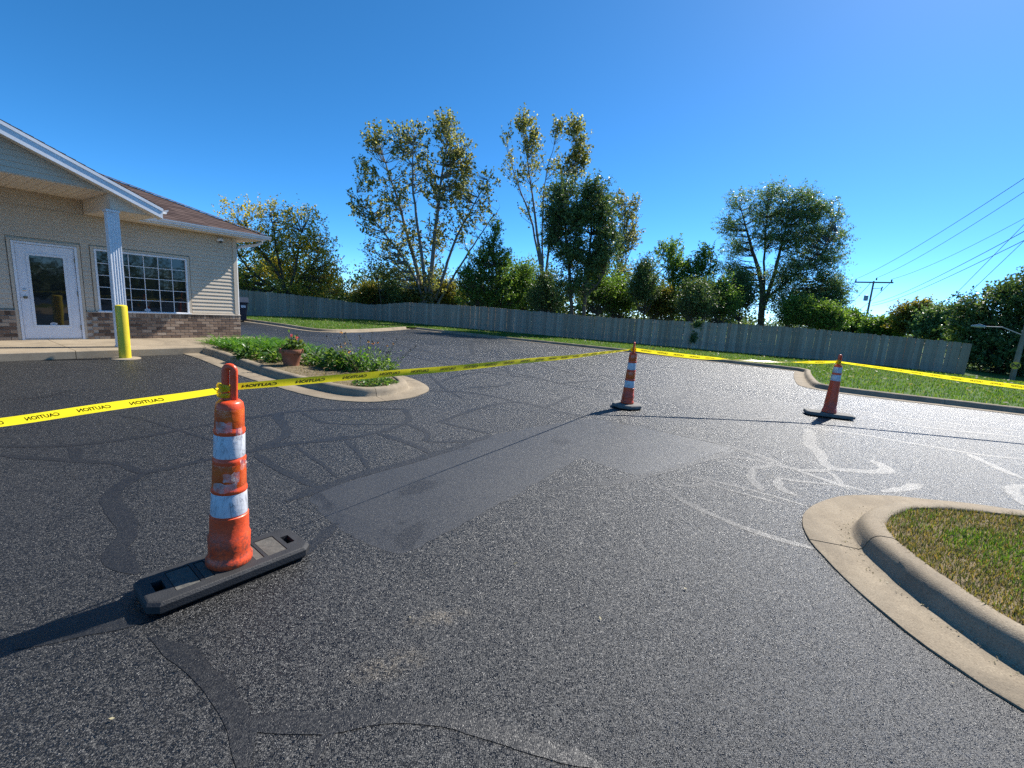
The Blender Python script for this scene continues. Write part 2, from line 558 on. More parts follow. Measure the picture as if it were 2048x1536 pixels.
def band_mat():
    t = NT('white_reflective_band')
    co = t.coord()
    mp = t.n('ShaderNodeMapping'); mp.inputs['Scale'].default_value = (1, 1, 0.35); t.l(co, mp.inputs[0])
    n = t.noise(mp.outputs[0], 40, 6, 0.75, 0.8)
    n2 = t.noise(co, 9, 4, 0.6)
    col = t.mix(t.ramp(n, [(0.50, (0, 0, 0)), (0.66, (0.8, 0.8, 0.8))]), t.ramp(n2, [(0.3, (0.50, 0.51, 0.55)), (0.7, (0.68, 0.69, 0.71))]), (0.10, 0.10, 0.11))
    t.l(col, t.b.inputs['Base Color'])
    t.set(Roughness=0.3)
    t.bump(n2, 0.004)
    return t.m
M['band'] = band_mat()
M['old_sheeting'] = simple('orange_sheeting', (0.55, 0.055, 0.008), (0.72, 0.13, 0.012), 14, 0.2, 0.003, 30, 0.6)
M['clear_tape'] = simple('clear_packing_tape', (0.5, 0.46, 0.44), (0.75, 0.72, 0.7), 20, 0.12, 0.003, 40, 0.8)
def clear_mat():
    t = NT('clear_tape_scrap')
    co = t.coord()
    t.b.inputs['Base Color'].default_value = (.6, .55, .52, 1); t.set(Roughness=.15)
    t.bump(t.noise(co, 45, 4, .6), .006)
    tr = t.n('ShaderNodeBsdfTransparent'); mx = t.n('ShaderNodeMixShader')
    t.l(t.ramp(t.noise(co, 30, 4, .7), [(.35, (.85, .85, .85)), (.65, (.35, .35, .35))]), mx.inputs[0])
    t.l(t.b.outputs[0], mx.inputs[1]); t.l(tr.outputs[0], mx.inputs[2]); t.l(mx.outputs[0], t.out.inputs['Surface'])
    return t.m
M['clear_tape'] = clear_mat()
M['rubber'] = simple('black_rubber', (0.016, 0.016, 0.017), (0.032, 0.032, 0.033), 9, 0.62, 0.003, 130, 0.4)
M['rubber_pad'] = simple('worn_grey_pad', (0.06, 0.058, 0.052), (0.12, 0.115, 0.10), 30, 0.8, 0.003, 110, 0.3)
M['rubber_grey'] = simple('dusty_rubber', (0.10, 0.098, 0.09), (0.19, 0.185, 0.17), 8, 0.8, 0.002, 90, 0.3)

def tape_mat():
    t = NT('yellow_barricade_tape')
    co = t.coord()
    n = t.noise(co, 14, 4, 0.6)
    t.l(t.ramp(n, [(0.3, (0.72, 0.56, 0.008)), (0.7, (0.85, 0.70, 0.02))]), t.b.inputs['Base Color'])
    t.set(Roughness=0.27)
    t.bump(n, 0.006)
    tr = t.n('ShaderNodeBsdfTranslucent'); tr.inputs[0].default_value = (0.98, 0.82, 0.03, 1)
    mx = t.n('ShaderNodeMixShader', i_0=0.58)
    t.l(t.b.outputs[0], mx.inputs[1]); t.l(tr.outputs[0], mx.inputs[2]); t.l(mx.outputs[0], t.out.inputs['Surface'])
    return t.m
M['tape'] = tape_mat()
M['ink'] = simple('black_print', (0.012, 0.011, 0.006), (0.03, 0.027, 0.012), 30, 0.45)
M['bollard'] = simple('yellow_bollard_paint', (0.62, 0.47, 0.018), (0.74, 0.58, 0.03), 6, 0.42, 0.0015, 40, rvar=0.2)
M['terracotta'] = simple('terracotta', (0.20, 0.078, 0.045), (0.34, 0.145, 0.085), 9, 0.85, 0.003, 60, 0.25)
M['bark'] = simple('bark', (0.055, 0.045, 0.036), (0.15, 0.13, 0.11), 7, 0.95, 0.05, 18, 0.2, detail=8)
M['bark_pale'] = simple('pale_bark', (0.13, 0.12, 0.105), (0.27, 0.25, 0.22), 5, 0.9, 0.04, 14, 0.2, detail=8)
M['bin_blue'] = simple('navy_bin_paint', (0.014, 0.02, 0.036), (0.025, 0.034, 0.055), 4, 0.45, 0.001, 40)
M['pole_wood'] = simple('weathered_pole', (0.16, 0.135, 0.11), (0.27, 0.235, 0.2), 3, 0.9, 0.01, 30)
M['pole_metal'] = simple('galvanised_steel', (0.30, 0.31, 0.32), (0.42, 0.43, 0.44), 5, 0.5, 0.0, metal=0.3)
M['wire'] = simple('wire_black', (0.02, 0.02, 0.022), (0.04, 0.04, 0.042), 5, 0.6)
M['sign_yellow'] = simple('sign_yellow', (0.62, 0.42, 0.01), (0.72, 0.50, 0.02), 4, 0.4)
M['brass'] = simple('tarnished_brass', (0.16, 0.12, 0.07), (0.26, 0.2, 0.12), 20, 0.4, metal=0.8)
M['steel'] = simple('brushed_steel', (0.45, 0.45, 0.45), (0.6, 0.6, 0.6), 20, 0.35, metal=0.8)
M['sticker'] = simple('white_sticker', (0.6, 0.63, 0.67), (0.72, 0.74, 0.78), 30, 0.5)
M['sticker_ink'] = simple('sticker_print', (0.16, 0.2, 0.28), (0.22, 0.26, 0.34), 30, 0.5)
M['pot_leaf'] = leaf_mat('pot_plant_leaf', [(0, (0.05, 0.10, 0.02)), (0.6, (0.09, 0.15, 0.035)), (1, (0.16, 0.17, 0.04))])
M['petal_pink'] = leaf_mat('pink_petal', [(0, (0.5, 0.05, 0.09)), (1, (0.7, 0.14, 0.2))])
M['petal_orange'] = leaf_mat('orange_petal', [(0, (0.65, 0.25, 0.04)), (1, (0.75, 0.42, 0.08))])
M['daylily'] = leaf_mat('daylily_leaf', [(0, (0.041, 0.117, 0.014)), (0.6, (0.082, 0.211, 0.023)), (1, (0.164, 0.304, 0.047))], 0.4, 0.35)
M['broad_leaf'] = leaf_mat('broad_leaf', [(0, (0.041, 0.105, 0.017)), (0.6, (0.082, 0.164, 0.030)), (1, (0.187, 0.257, 0.059))], 0.4, 0.35)
M['dry_stem'] = leaf_mat('dry_stem', [(0, (0.10, 0.09, 0.04)), (1, (0.22, 0.20, 0.09))], 0.2)
M['seed'] = simple('dark_seed_head', (0.012, 0.009, 0.008), (0.03, 0.022, 0.018), 40, 0.9)
M['grass'] = leaf_mat('lawn_blade', [(0, (0.050, 0.113, 0.013)), (0.5, (0.085, 0.175, 0.023)), (0.9, (0.147, 0.225, 0.033)), (1, (0.270, 0.248, 0.090))], 0.4, 0.4, 0.35)
M['grass_dry'] = leaf_mat('dry_grass_blade', [(0, (0.065, 0.097, 0.019)), (0.4, (0.140, 0.146, 0.038)), (0.75, (0.238, 0.184, 0.065)), (1, (0.324, 0.216, 0.097))], 0.35, 0.5, 0.3)
M['litter'] = leaf_mat('fallen_leaf', [(0, (0.10, 0.07, 0.03)), (0.5, (0.32, 0.28, 0.16)), (1, (0.42, 0.38, 0.28))], 0.2, 0.6, 0.2)
M['poplar'] = leaf_mat('poplar_leaf', [(0, (0.066, 0.094, 0.037)), (0.45, (0.141, 0.160, 0.056)), (0.8, (0.281, 0.262, 0.094)), (1, (0.561, 0.524, 0.299))], 0.5, 0.5, 0.35)
M['yellowing'] = leaf_mat('yellowing_leaf', [(0, (0.061, 0.081, 0.019)), (0.5, (0.149, 0.162, 0.030)), (0.85, (0.270, 0.243, 0.041)), (1, (0.405, 0.270, 0.054))], 0.45, 0.45)
M['autumn'] = leaf_mat('autumn_leaf', [(0, (0.156, 0.156, 0.026)), (0.5, (0.364, 0.325, 0.052)), (0.85, (0.520, 0.416, 0.065)), (1, (0.624, 0.390, 0.078))], 0.55, 0.5, 0.3)
M['deep_green'] = leaf_mat('deep_green_leaf', [(0, (0.044, 0.085, 0.029)), (0.6, (0.092, 0.150, 0.048)), (1, (0.181, 0.242, 0.085))], 0.3, 0.45)
M['mid_green'] = leaf_mat('mid_green_leaf', [(0, (0.046, 0.099, 0.021)), (0.55, (0.099, 0.190, 0.036)), (1, (0.215, 0.314, 0.066))], 0.5, 0.45)
M['feathery'] = leaf_mat('feathery_leaf', [(0, (0.057, 0.103, 0.046)), (0.55, (0.115, 0.195, 0.081)), (1, (0.230, 0.333, 0.149))], 0.4, 0.4)

# ================================================================== THE SETTING
def z_lot(x, y): return gz(x, y)
def z_lawn(x, y):
    return gz(x, y) + 0.125 + 0.012 * np.sin(x * 1.7 + 0.4 * y) * np.sin(y * 1.3)

# far terrain: one sheet to the horizon
xs = np.r_[-3000, -1200, -500, -250, -150, np.linspace(-100, 140, 49), 200, 300, 600, 1300, 3000]
ys = np.r_[-3000, -1000, -400, -150, -80, np.linspace(-50, 150, 41), 220, 300, 600, 1300, 3000]
X, Y = np.meshgrid(xs, ys)
Z = gz(X, Y) - 0.35 - 1.0 * sstep(60, 200, np.hypot(X, Y))
idx = np.arange(X.size).reshape(X.shape)
F = np.stack([idx[:-1, :-1], idx[:-1, 1:], idx[1:, 1:], idx[1:, :-1]], -1).reshape(-1, 4)
tag(link('ground', np_mesh('ground', np.stack([X, Y, Z], -1), F), M['rough_ground'], smooth=True), 'rough ground beyond the fence and the car park', kind='structure')

# asphalt sheet
xs = np.arange(-40, 40.1, 0.8); ys = np.arange(-24, 33, 0.8)
X, Y = np.meshgrid(xs, ys)
idx = np.arange(X.size).reshape(X.shape)
F = np.stack([idx[:-1, :-1], idx[:-1, 1:], idx[1:, 1:], idx[1:, :-1]], -1).reshape(-1, 4)
lot = link('parking_lot', np_mesh('parking_lot', np.stack([X, Y, gz(X, Y)], -1), F), M['asphalt'], smooth=True)
tag(lot, 'coarse dark asphalt car park crossed by sealed cracks', kind='structure')

Z1 = lambda p: (1100 + p[0] * .4629, 780 + p[1] * .4629)
Z2 = lambda p: (p[0] * .3418, 780 + p[1] * .3418)
Z3 = lambda p: (480 + p[0] * .3711, 700 + p[1] * .3711)
Z4 = lambda p: (p[0] * .586, 1150 + p[1] * .586)
Z5 = lambda p: (560 + p[0] * .332, 640 + p[1] * .332)

def sheet(name, poly, mat, dz, spacing=0.3):
    V, T = fill_poly(poly, spacing, lambda x, y: gz(x, y) + dz)
    o = link(name, np_mesh(name, V, T), mat, lot, smooth=True)
    return o

patch_px = [Z3(p) for p in ((370, 805), (400, 770), (440, 752), (900, 612), (1345, 458), (1845, 372))] + \
           [Z1(p) for p in ((180, 122), (420, 168), (790, 250), (540, 338), (430, 370), (380, 375), (130, 292))] + \
           [Z3(p) for p in ((1840, 578), (1400, 830), (1080, 1000), (930, 1075), (850, 1108), (700, 1050), (560, 990), (500, 930), (430, 870))]
pp = resample(np.array([gp(*q)[:2] for q in patch_px + patch_px[:1]]), 0.06)[:-1]
pp = pp + RNG.normal(0, 0.009, pp.shape)
tag(sheet('asphalt_patch', pp, M['patch'], 0.0009), 'smooth grey rectangular repair patch')
p2 = [gp(*Z3(p))[:2] for p in ((1072, 392), (1300, 312), (1480, 283), (1640, 312), (1850, 362), (1345, 452))]
p2 = resample(np.array(p2 + p2[:1]), 0.15)[:-1]
p2 = p2 + RNG.normal(0, 0.006, p2.shape)
tag(sheet('asphalt_patch', p2, M['patch_mid'], 0.0006), 'finer textured repair patch beyond the smooth one')

ribbons = [
 (Z1, [(0, 435), (100, 405), (270, 403), (430, 370), (550, 335), (700, 290), (800, 255)], .085),
 (Z1, [(180, 120), (420, 165), (760, 240), (960, 310), (1230, 400), (1410, 450)], .065),
 (Z1, [(420, 155), (530, 130), (610, 103), (545, 60), (560, 30), (600, 8)], .11),
 (Z1, [(620, 105), (860, 120), (1100, 155), (1450, 210), (1800, 270), (2048, 300)], .085),
 (Z1, [(1110, 165), (1125, 215), (1140, 250), (1185, 300), (1215, 345)], .15),
 (Z1, [(1220, 345), (1120, 350), (1000, 330), (880, 300), (740, 285)], .09),
 (Z1, [(1215, 345), (1350, 350), (1430, 352), (1440, 330), (1390, 302)], .14),
 (Z1, [(430, 380), (520, 450), (680, 530), (900, 620), (1140, 690)], .075),
 (Z1, [(550, 360), (700, 395), (900, 440), (1110, 500)], .055),
 (Z1, [(480, 380), (580, 415), (650, 410), (680, 390)], .055),
 (Z1, [(880, 340), (875, 385), (920, 438)], .09),
 (Z1, [(920, 365), (1050, 390), (1230, 410)], .06),
 (Z1, [(980, 380), (1005, 430), (1065, 458)], .09),
 (Z1, [(710, 300), (860, 335), (950, 330), (960, 312)], .07),
 (Z1, [(1810, 275), (1880, 310), (2048, 385)], .11),
 (Z1, [(1450, 445), (1560, 420), (1600, 405)], .10),
 (Z1, [(990, 40), (1250, 80), (1600, 130), (2048, 180)], .08),
 (Z1, [(1390, 105), (1450, 130), (1650, 165), (2048, 205)], .10),
 (Z1, [(2060, 500), (2000, 435), (2050, 410)], .12),
 (Z1, [(640, 390), (760, 430), (1000, 490)], .05), (Z1, [(830, 255), (930, 290), (1010, 325)], .06), (Z1, [(1060, 345), (1180, 385), (1300, 430)], .06), (Z1, [(300, 130), (340, 150), (420, 165)], .06),
 (Z1, [(1190, 350), (1240, 380), (1250, 410)], .07), (Z1, [(1640, 60), (1900, 95), (2048, 120)], .07), (Z1, [(1100, 100), (1160, 70), (1230, 60)], .09), (Z1, [(850, 95), (930, 100), (950, 118), (880, 120)], .09),
 (Z2, [(430, 330), (450, 390), (470, 415)], .10), (Z2, [(0, 60), (260, 40), (420, 0)], .06), (Z2, [(700, 150), (900, 190), (1250, 300)], .04), (Z3, [(330, 330), (420, 380), (560, 400), (900, 400)], .05),
 (Z3, [(560, 480), (640, 560), (700, 650)], .045), (Z3, [(300, 520), (420, 600), (520, 690)], .04), (Z5, [(900, 330), (1000, 420), (1100, 470)], .06), (Z5, [(1350, 280), (1400, 330), (1500, 345)], .07), (Z5, [(1750, 320), (1900, 330), (2048, 350)], .07), (Z5, [(1400, 232), (1500, 215), (1700, 225)], .08), (Z5, [(560, 80), (800, 130), (1000, 160)], .09),
 (Z2, [(0, 388), (400, 410), (700, 430), (870, 475), (1250, 400), (1480, 355), (1700, 320), (2048, 270)], .075),
 (Z2, [(865, 478), (740, 540), (650, 620), (690, 720), (735, 830), (665, 930), (690, 1000), (800, 1080)], .115),
 (Z2, [(0, 330), (440, 320), (840, 270), (1260, 195), (1600, 140), (1750, 120)], .07),
 (Z2, [(1622, 135), (1660, 210), (1650, 270), (1480, 360)], .12),
 (Z2, [(1500, 372), (1640, 470), (1850, 560)], .06),
 (Z2, [(100, 1480), (420, 1400), (760, 1330), (1100, 1230), (1400, 1120), (1760, 960), (1960, 780)], .11),
 (Z3, [(0, 375), (200, 345), (330, 328), (600, 320), (900, 318)], .09),
 (Z3, [(890, 318), (912, 380), (800, 430), (560, 480), (180, 512), (60, 555)], .08),
 (Z3, [(90, 560), (200, 640), (420, 740)], .07),
 (Z3, [(890, 398), (1010, 440), (1010, 490), (1250, 490)], .08),
 (Z3, [(740, 450), (900, 500), (1030, 562)], .08),
 (Z3, [(240, 812), (420, 745), (700, 655), (1020, 570), (1345, 455)], .10),
 (Z3, [(1072, 390), (1345, 452)], .07),
 (Z3, [(1072, 390), (1300, 310), (1480, 280), (1640, 310), (1870, 365)], .085),
 (Z3, [(1640, 310), (1700, 285), (1800, 245)], .09),
 (Z3, [(1020, 220), (1230, 230), (1430, 262), (1490, 280)], .08),
 (Z3, [(1090, 168), (1200, 132), (1420, 110)], .09),
 (Z3, [(1220, 207), (1420, 190), (1445, 172)], .09),
 (Z5, [(670, 120), (760, 165), (980, 215), (1300, 290), (1680, 380), (2048, 440)], .085),
 (Z5, [(760, 160), (1000, 205), (1400, 232), (1750, 320)], .08),
 (Z5, [(1160, 130), (1155, 175), (1165, 205)], .16),
 (Z5, [(700, 200), (1100, 290), (1300, 325), (1520, 350)], .08),
 (Z5, [(1690, 382), (1960, 358)], .08),
 (Z5, [(1090, 155), (1290, 130)], .12),
 (Z5, [(400, 140), (700, 205)], .09),
 (Z4, [(530, 210), (640, 270), (720, 350), (780, 450), (830, 560), (850, 670)], .08),
 (Z4, [(790, 505), (950, 492), (1140, 490), (1300, 455), (1500, 470), (1700, 550), (1900, 600), (2060, 640)], .085),
 (Z4, [(1190, 478), (1110, 560), (1060, 650)], .06),
]
for i, (zz, px, w) in enumerate(ribbons):
    c = np.array([gp(*zz(p))[:2] for p in px])
    c = resample(catmull(c, 6), 0.05)
    t = np.gradient(c, axis=0); t /= np.linalg.norm(t, axis=1)[:, None] + 1e-9
    nrm = np.column_stack([-t[:, 1], t[:, 0]])
    n = len(c)
    def wob(sc):
        k = max(2, int(n / sc) + 2)
        return np.interp(np.linspace(0, k - 1, n), np.arange(k), RNG.uniform(-1, 1, k))
    taper = np.minimum(1, 0.35 + np.minimum(np.arange(n), np.arange(n)[::-1]) * 0.25)
    hl = w / 2 * taper * (1 + .32 * wob(5) + .26 * wob(1.1))
    hr = w / 2 * taper * (1 + .28 * wob(5) + .10 * wob(1.5))
    c = c + nrm * (wob(9) * w * 0.25)[:, None]
    rows = []
    dz = 0.0011 + i * 0.00002
    for off in (hl, 0 * hl, -hr):
        q = c + nrm * off[:, None]
        rows.append(np.column_stack([q, gz(q[:, 0], q[:, 1]) + dz]))
    V = np.stack(rows, 1).reshape(-1, 3)
    idx = np.arange(n * 3).reshape(n, 3)
    F = np.stack([idx[:-1, :-1], idx[1:, :-1], idx[1:, 1:], idx[:-1, 1:]], -1).reshape(-1, 4)
    link('crack_seal', np_mesh('crack_seal', V, F), M['sealer'], lot)

# ---------------------------------------------------------------- kerbs
def offset_path(c, d, closed):
    t = (np.roll(c, -1, 0) - np.roll(c, 1, 0)) if closed else np.gradient(c, axis=0)
    t /= np.linalg.norm(t, axis=1)[:, None]
    nrm = np.column_stack([-t[:, 1], t[:, 0]])
    return c + nrm * d

def curb(label, path, closed=False, pan=0.35, sections=3.0, top=0.14, side=1, smooth=True, ends=True):
    """poured concrete kerb with gutter pan; path is the road edge, the raised side lies to the left (side=1)"""
    c = catmull(path, 8, closed) if smooth else np.asarray(path, float)
    c = resample(np.vstack([c, c[:1]]) if closed else c, 0.12)
    if closed: c = c[:-1]
    root = empty('curb', (0, 0, 0))
    tag(root, label, kind='structure')
    prof = [(0.0, -.12), (0.0, .010), (.012, .014), (pan * .6, .012), (pan - .01, .008), (pan + .012, .022), (pan + .032, .075),
            (pan + .052, top - .028), (pan + .078, top - .008), (pan + .105, top), (pan + .175, top), (pan + .197, top - .008), (pan + .205, top - .03), (pan + .205, -.12)]
    n = len(c)
    per = int(round(sections / 0.12))
    starts = list(range(0, n - (0 if closed else 1), per))
    t = (np.roll(c, -1, 0) - np.roll(c, 1, 0)) if closed else np.gradient(c, axis=0)
    t /= np.linalg.norm(t, axis=1)[:, None]
    nrm = np.column_stack([-t[:, 1], t[:, 0]]) * side
    for a in starts:
        b = min(a + per, n if closed else n - 1)
        ii = np.arange(a, b + 1)
        P = c[ii % n].copy(); N = nrm[ii % n]; T = t[ii % n]
        P[0] += T[0] * 0.004; P[-1] -= T[-1] * 0.004
        g = gz(P[:, 0], P[:, 1]) + RNG.normal(0, .0015)
        V = np.stack([np.column_stack([P + N * u, g + z]) for u, z in prof], 1)
        V[1:-1] += RNG.normal(0, .0014, V[1:-1].shape)
        k = len(prof)
        m = len(ii)
        idx = np.arange(m * k).reshape(m, k)
        F = np.stack([idx[:-1, :-1], idx[1:, :-1], idx[1:, 1:], idx[:-1, 1:]], -1).reshape(-1, 4)
        mb = MB(); mb.add(V.reshape(-1, 3), [tuple(f) for f in F] + [tuple(idx[0]), tuple(idx[-1][::-1])])
        mb.build('curb_section', M['concrete'], root, smooth=True, sharp=50)
    return c, nrm

def poly_from(c, nrm, d):
    return c + nrm * d

islR = [(5.02, 3.99), (4.60, 4.08), (4.17, 4.12), (3.74, 4.14), (3.30, 4.04), (2.93, 3.84), (2.65, 3.61), (2.49, 3.40), (2.37, 3.16), (2.30, 2.86), (2.25, 2.51), (2.24, 2.16),
        (2.28, 1.88), (2.36, 1.66), (2.60, 1.2), (3.1, .65), (3.9, .2), (5.0, -.05), (6.5, 0.2), (7.9, 0.9), (8.7, 1.9), (8.5, 2.9), (7.5, 3.5), (6.2, 3.82)]
cR, nR = curb('pale concrete kerb around the grass island on the right', islR, True, pan=0.33, sections=1.55)
isl_poly = poly_from(cR, nR, 0.33 + 0.20)

planter_px = [(-7.72, 10.02), (-6.9, 9.44), (-5.89, 8.66), (-4.67, 7.73), (-3.45, 6.92), (-2.78, 6.62), (-2.28, 6.62), (-1.96, 6.80), (-1.69, 7.13), (-1.55, 7.62), (-1.54, 7.99),
              (-1.75, 8.50), (-2.2, 9.1), (-2.9, 9.68), (-3.9, 10.4), (-5.0, 11.15), (-6.2, 11.95), (-7.3, 12.65)]
cP, nP = curb('pale concrete kerb around the flower planter by the walk', planter_px, False, pan=0.36, sections=2.3)
pl_poly = poly_from(cP, nP, 0.36 + 0.20)
pl_poly = np.vstack([pl_poly, [(-7.9, 12.4), (-8.3, 11.9), (-7.75, 10.9)]])

backL = [gp(*q)[:2] for q in ((470, 641), (485, 643), (551.8, 652.3), (596.7, 660), (636, 664), (694, 665.4), (753, 663.4), (823, 658.2))]
cL, nL = curb('concrete kerb along the curved lawn edge behind the building', backL, False, pan=0.34, sections=3.2)
main = [gp(*q)[:2] for q in ((823, 658.2), (936.7, 668), (1054, 682), (1198, 698.5), (1272, 707), (1446, 728), (1587.4, 742.5))]
ma, mb_ = np.array(main[0]), np.array(main[-1])
run = [ma + (mb_ - ma) * k / 12 for k in range(12)] + [mb_ - (mb_ - ma) * .012, mb_ + (-.06, -.12)]
run += [(10.6, 16.4), (9.6, 14.8), (8.78, 13.42), (8.32, 12.55), (8.25, 11.97), (8.57, 11.40), (9.1, 11.05), (9.70, 10.78), (11.83, 9.92), (14.5, 8.8), (19, 6.9), (26, 3.9), (39, -1.5)]
cM, nM = curb('long concrete kerb below the wooden fence, turning round the lawn point', run, False, pan=0.32, sections=3.2)

# lawns
lawn_poly = np.vstack([poly_from(cL, nL, .54)[::4], poly_from(cM, nM, .52)[2::3]])
lawn_poly = np.vstack([lawn_poly, [(75, -4), (95, 60), (60, 95), (-60, 95), (-60, 30)]])
V, T = fill_poly(lawn_poly, 2.2, z_lawn)
tag(link('lawn', np_mesh('lawn', V, T), M['lawn'], smooth=True), 'mown green lawn below the wooden fence', kind='structure')
V, T = fill_poly(isl_poly, 0.25, lambda x, y: gz(x, y) + 0.118 + 0.02 * np.sin(2.1 * x) * np.sin(1.7 * y))
tag(link('island_turf', np_mesh('island_turf', V, T), M['mulch'], smooth=True), 'patchy turf soil inside the right kerbed island', kind='structure')
V, T = fill_poly(pl_poly, 0.25, lambda x, y: gz(x, y) + 0.112 + 0.02 * np.sin(3.1 * x) * np.sin(2.7 * y))
tag(link('planter_soil', np_mesh('planter_soil', V, T), M['mulch'], smooth=True), 'dry brown soil inside the flower planter', kind='structure')

def blades(name, P, zf, h, w, lean=0.5):
    """upright grass blades, one bent triangle pair each"""
    n = len(P)
    a = RNG.uniform(0, 2 * np.pi, n)
    hh = h * RNG.uniform(0.5, 1.25, n)
    b = np.column_stack([P, zf(P[:, 0], P[:, 1]) - 0.004])
    side = np.column_stack([np.cos(a), np.sin(a), 0 * a]) * (w * RNG.uniform(.6, 1.3, n))[:, None] / 2
    dirn = np.column_stack([-np.sin(a), np.cos(a), 0 * a])
    l = RNG.uniform(-lean, lean, n)
    mid = b + dirn * (l * hh * .35)[:, None] + np.column_stack([0 * a, 0 * a, hh * .6])
    tip = b + dirn * (l * hh * 1.0)[:, None] + np.column_stack([RNG.normal(0, .15, n) * hh, RNG.normal(0, .15, n) * hh, hh])
    V = np.stack([b - side, b + side, mid + side * .7, mid - side * .7, tip], 1).reshape(-1, 3)
    i = np.arange(n)[:, None] * 5
    F = np.vstack([i + [0, 1, 2], i + [0, 2, 3], i + [3, 2, 4]])
    return np_mesh(name, V, F)

def scatter(poly, n, lo=None, hi=None):
    lo = poly.min(0) if lo is None else np.array(lo, float)
    hi = poly.max(0) if hi is None else np.array(hi, float)
    Q = RNG.uniform(lo, hi, (n, 2))
    return Q[inside(Q, poly)]

zi = lambda x, y: gz(x, y) + 0.118 + 0.02 * np.sin(2.1 * x) * np.sin(1.7 * y)
near_in = poly_from(cR, nR, 0.33 + 0.19 + .02 * np.sin(np.arange(len(cR)) * 1.3)[:, None])
Q = scatter(near_in, 150000, (2.6, 0.3), (7.5, 4.0))
k = np.sin(Q[:, 0] * 2.3 + 1) * np.sin(Q[:, 1] * 2.9) + np.sin(Q[:, 0] * 5.1) * .4 + RNG.normal(0, .35, len(Q))
inner = inside(Q, poly_from(cR, nR, 0.85))
dry = (k > 0.1) | ((~inner) & (RNG.uniform(size=len(Q)) < .75))
thin = RNG.uniform(size=len(Q)) < np.where(inner, .9, .7)
tag(link('island_grass', blades('island_grass', Q[~dry & thin], zi, 0.045, 0.006, 1.0), M['grass']), 'green grass blades on the right kerbed island', 'grass', kind='stuff')
tag(link('dry_island_grass', blades('dry_island_grass', Q[dry & thin], zi, 0.038, 0.006, 1.3), M['grass_dry']), 'straw coloured dry grass on the right kerbed island', 'grass', kind='stuff')
Q = scatter(lawn_poly, 210000, (-18, 9), (32, 37))
fence_side = Q[:, 1] < 34.0 - .4 * Q[:, 0]
Q = Q[fence_side]
tag(link('lawn_grass', blades('lawn_grass', Q, z_lawn, 0.075, 0.022, 0.9), M['grass']), 'short green grass covering the lawn below the fence', 'grass', kind='stuff')

def flat_leaves(name, P, zf, size):
    n = len(P)
    a = RNG.uniform(0, 2 * np.pi, n)
    c = np.column_stack([P, zf(P[:, 0], P[:, 1])])
    s = size * RNG.uniform(.6, 1.4, n)
    u = np.column_stack([np.cos(a), np.sin(a), RNG.normal(0, .35, n)]) * s[:, None]
    v = np.column_stack([-np.sin(a), np.cos(a), RNG.normal(0, .35, n)]) * s[:, None] * .6
    V = np.stack([c - u, c + v, c + u, c - v], 1).reshape(-1, 3)
    return np_mesh(name, V, np.arange(4 * n).reshape(n, 4))
Q = scatter(lawn_poly, 2600, (-17, 9), (30, 34)); Q = Q[(Q[:, 1] < 33 - .4 * Q[:, 0]) & (RNG.uniform(size=len(Q)) < .5)]
tag(link('fallen_leaves', flat_leaves('fallen_leaves', Q, lambda x, y: z_lawn(x, y) + .07, .055), M['litter']), 'pale fallen leaves scattered over the lawn', 'leaves', kind='stuff')
Q = np.array([gp(u, v)[:2] for u, v in ((285, 834), (1197, 865), (1200, 1240), (820, 1238), (1370, 1180), (224, 1442), (1905, 1370), (1030, 1130))])
tag(link('asphalt_litter', flat_leaves('asphalt_litter', Q, lambda x, y: gz(x, y) + .012, .012), M['litter']), 'tiny pale leaf scraps lying on the asphalt', 'leaves', kind='stuff')

Q = []
for (cc, nn_, pan_, m_) in ((cR, nR, .33, 900), (cP, nP, .36, 500)):
    ii = RNG.integers(0, len(cc), m_); Q.append(cc[ii] + nn_[ii] * (pan_ - np.abs(RNG.normal(0, .05, m_)))[:, None] + RNG.normal(0, .02, (m_, 2)))
Q = np.vstack(Q)
tag(link('gutter_grit', flat_leaves('gutter_grit', Q, lambda x, y: gz(x, y) + .017, .006), M['litter']), 'small dry grit and leaf bits lying in the kerb gutters', 'leaves', kind='stuff')
# walk in front of the building (local axes: x along the facade, y into the building)
BROT = math.pi / 2 - YAW
walk = empty('sidewalk', (BP[0], BP[1], 0), BROT)
tag(walk, 'raised concrete walk along the building front', kind='structure')
for a, b in ((-9.0, -5.2), (-5.19, -2.61), (-2.60, -0.11), (-0.10, 2.30)):
    MB().prism([(0.0, -.3), (-2.30, -.3), (-2.30, BZ - .02), (-2.285, BZ - .004), (-2.26, BZ), (0.0, BZ)], 'x', a, b).build('walk_slab', M['concrete_walk'], walk)
MB().prism([(0.0, -.3), (-1.25, -.3), (-1.25, BZ), (0.0, BZ)], 'x', 2.308, 4.3).build('walk_slab', M['concrete_walk'], walk)
MB().prism([(-1.258, -.3), (-2.30, -.3), (-2.30, BZ - .02), (-2.28, BZ), (-1.258, BZ)], 'x', 2.308, 2.42).build('walk_slab', M['concrete_walk'], walk)

# ================================================================== THE BUILDING
bld = empty('office_building', (BP[0], BP[1], BZ), BROT)
tag(bld, 'single storey building with tan siding, brick base and brown shingle roof', 'building')
S0, S1, DEPTH = -9.0, 3.90, 9.0        # extent along the facade, depth
EAVE = 2.87
DOOR = (-.49, .52, 2.11)
WIN = (.81, 2.67, .64, 2.12)
BR_H = .64

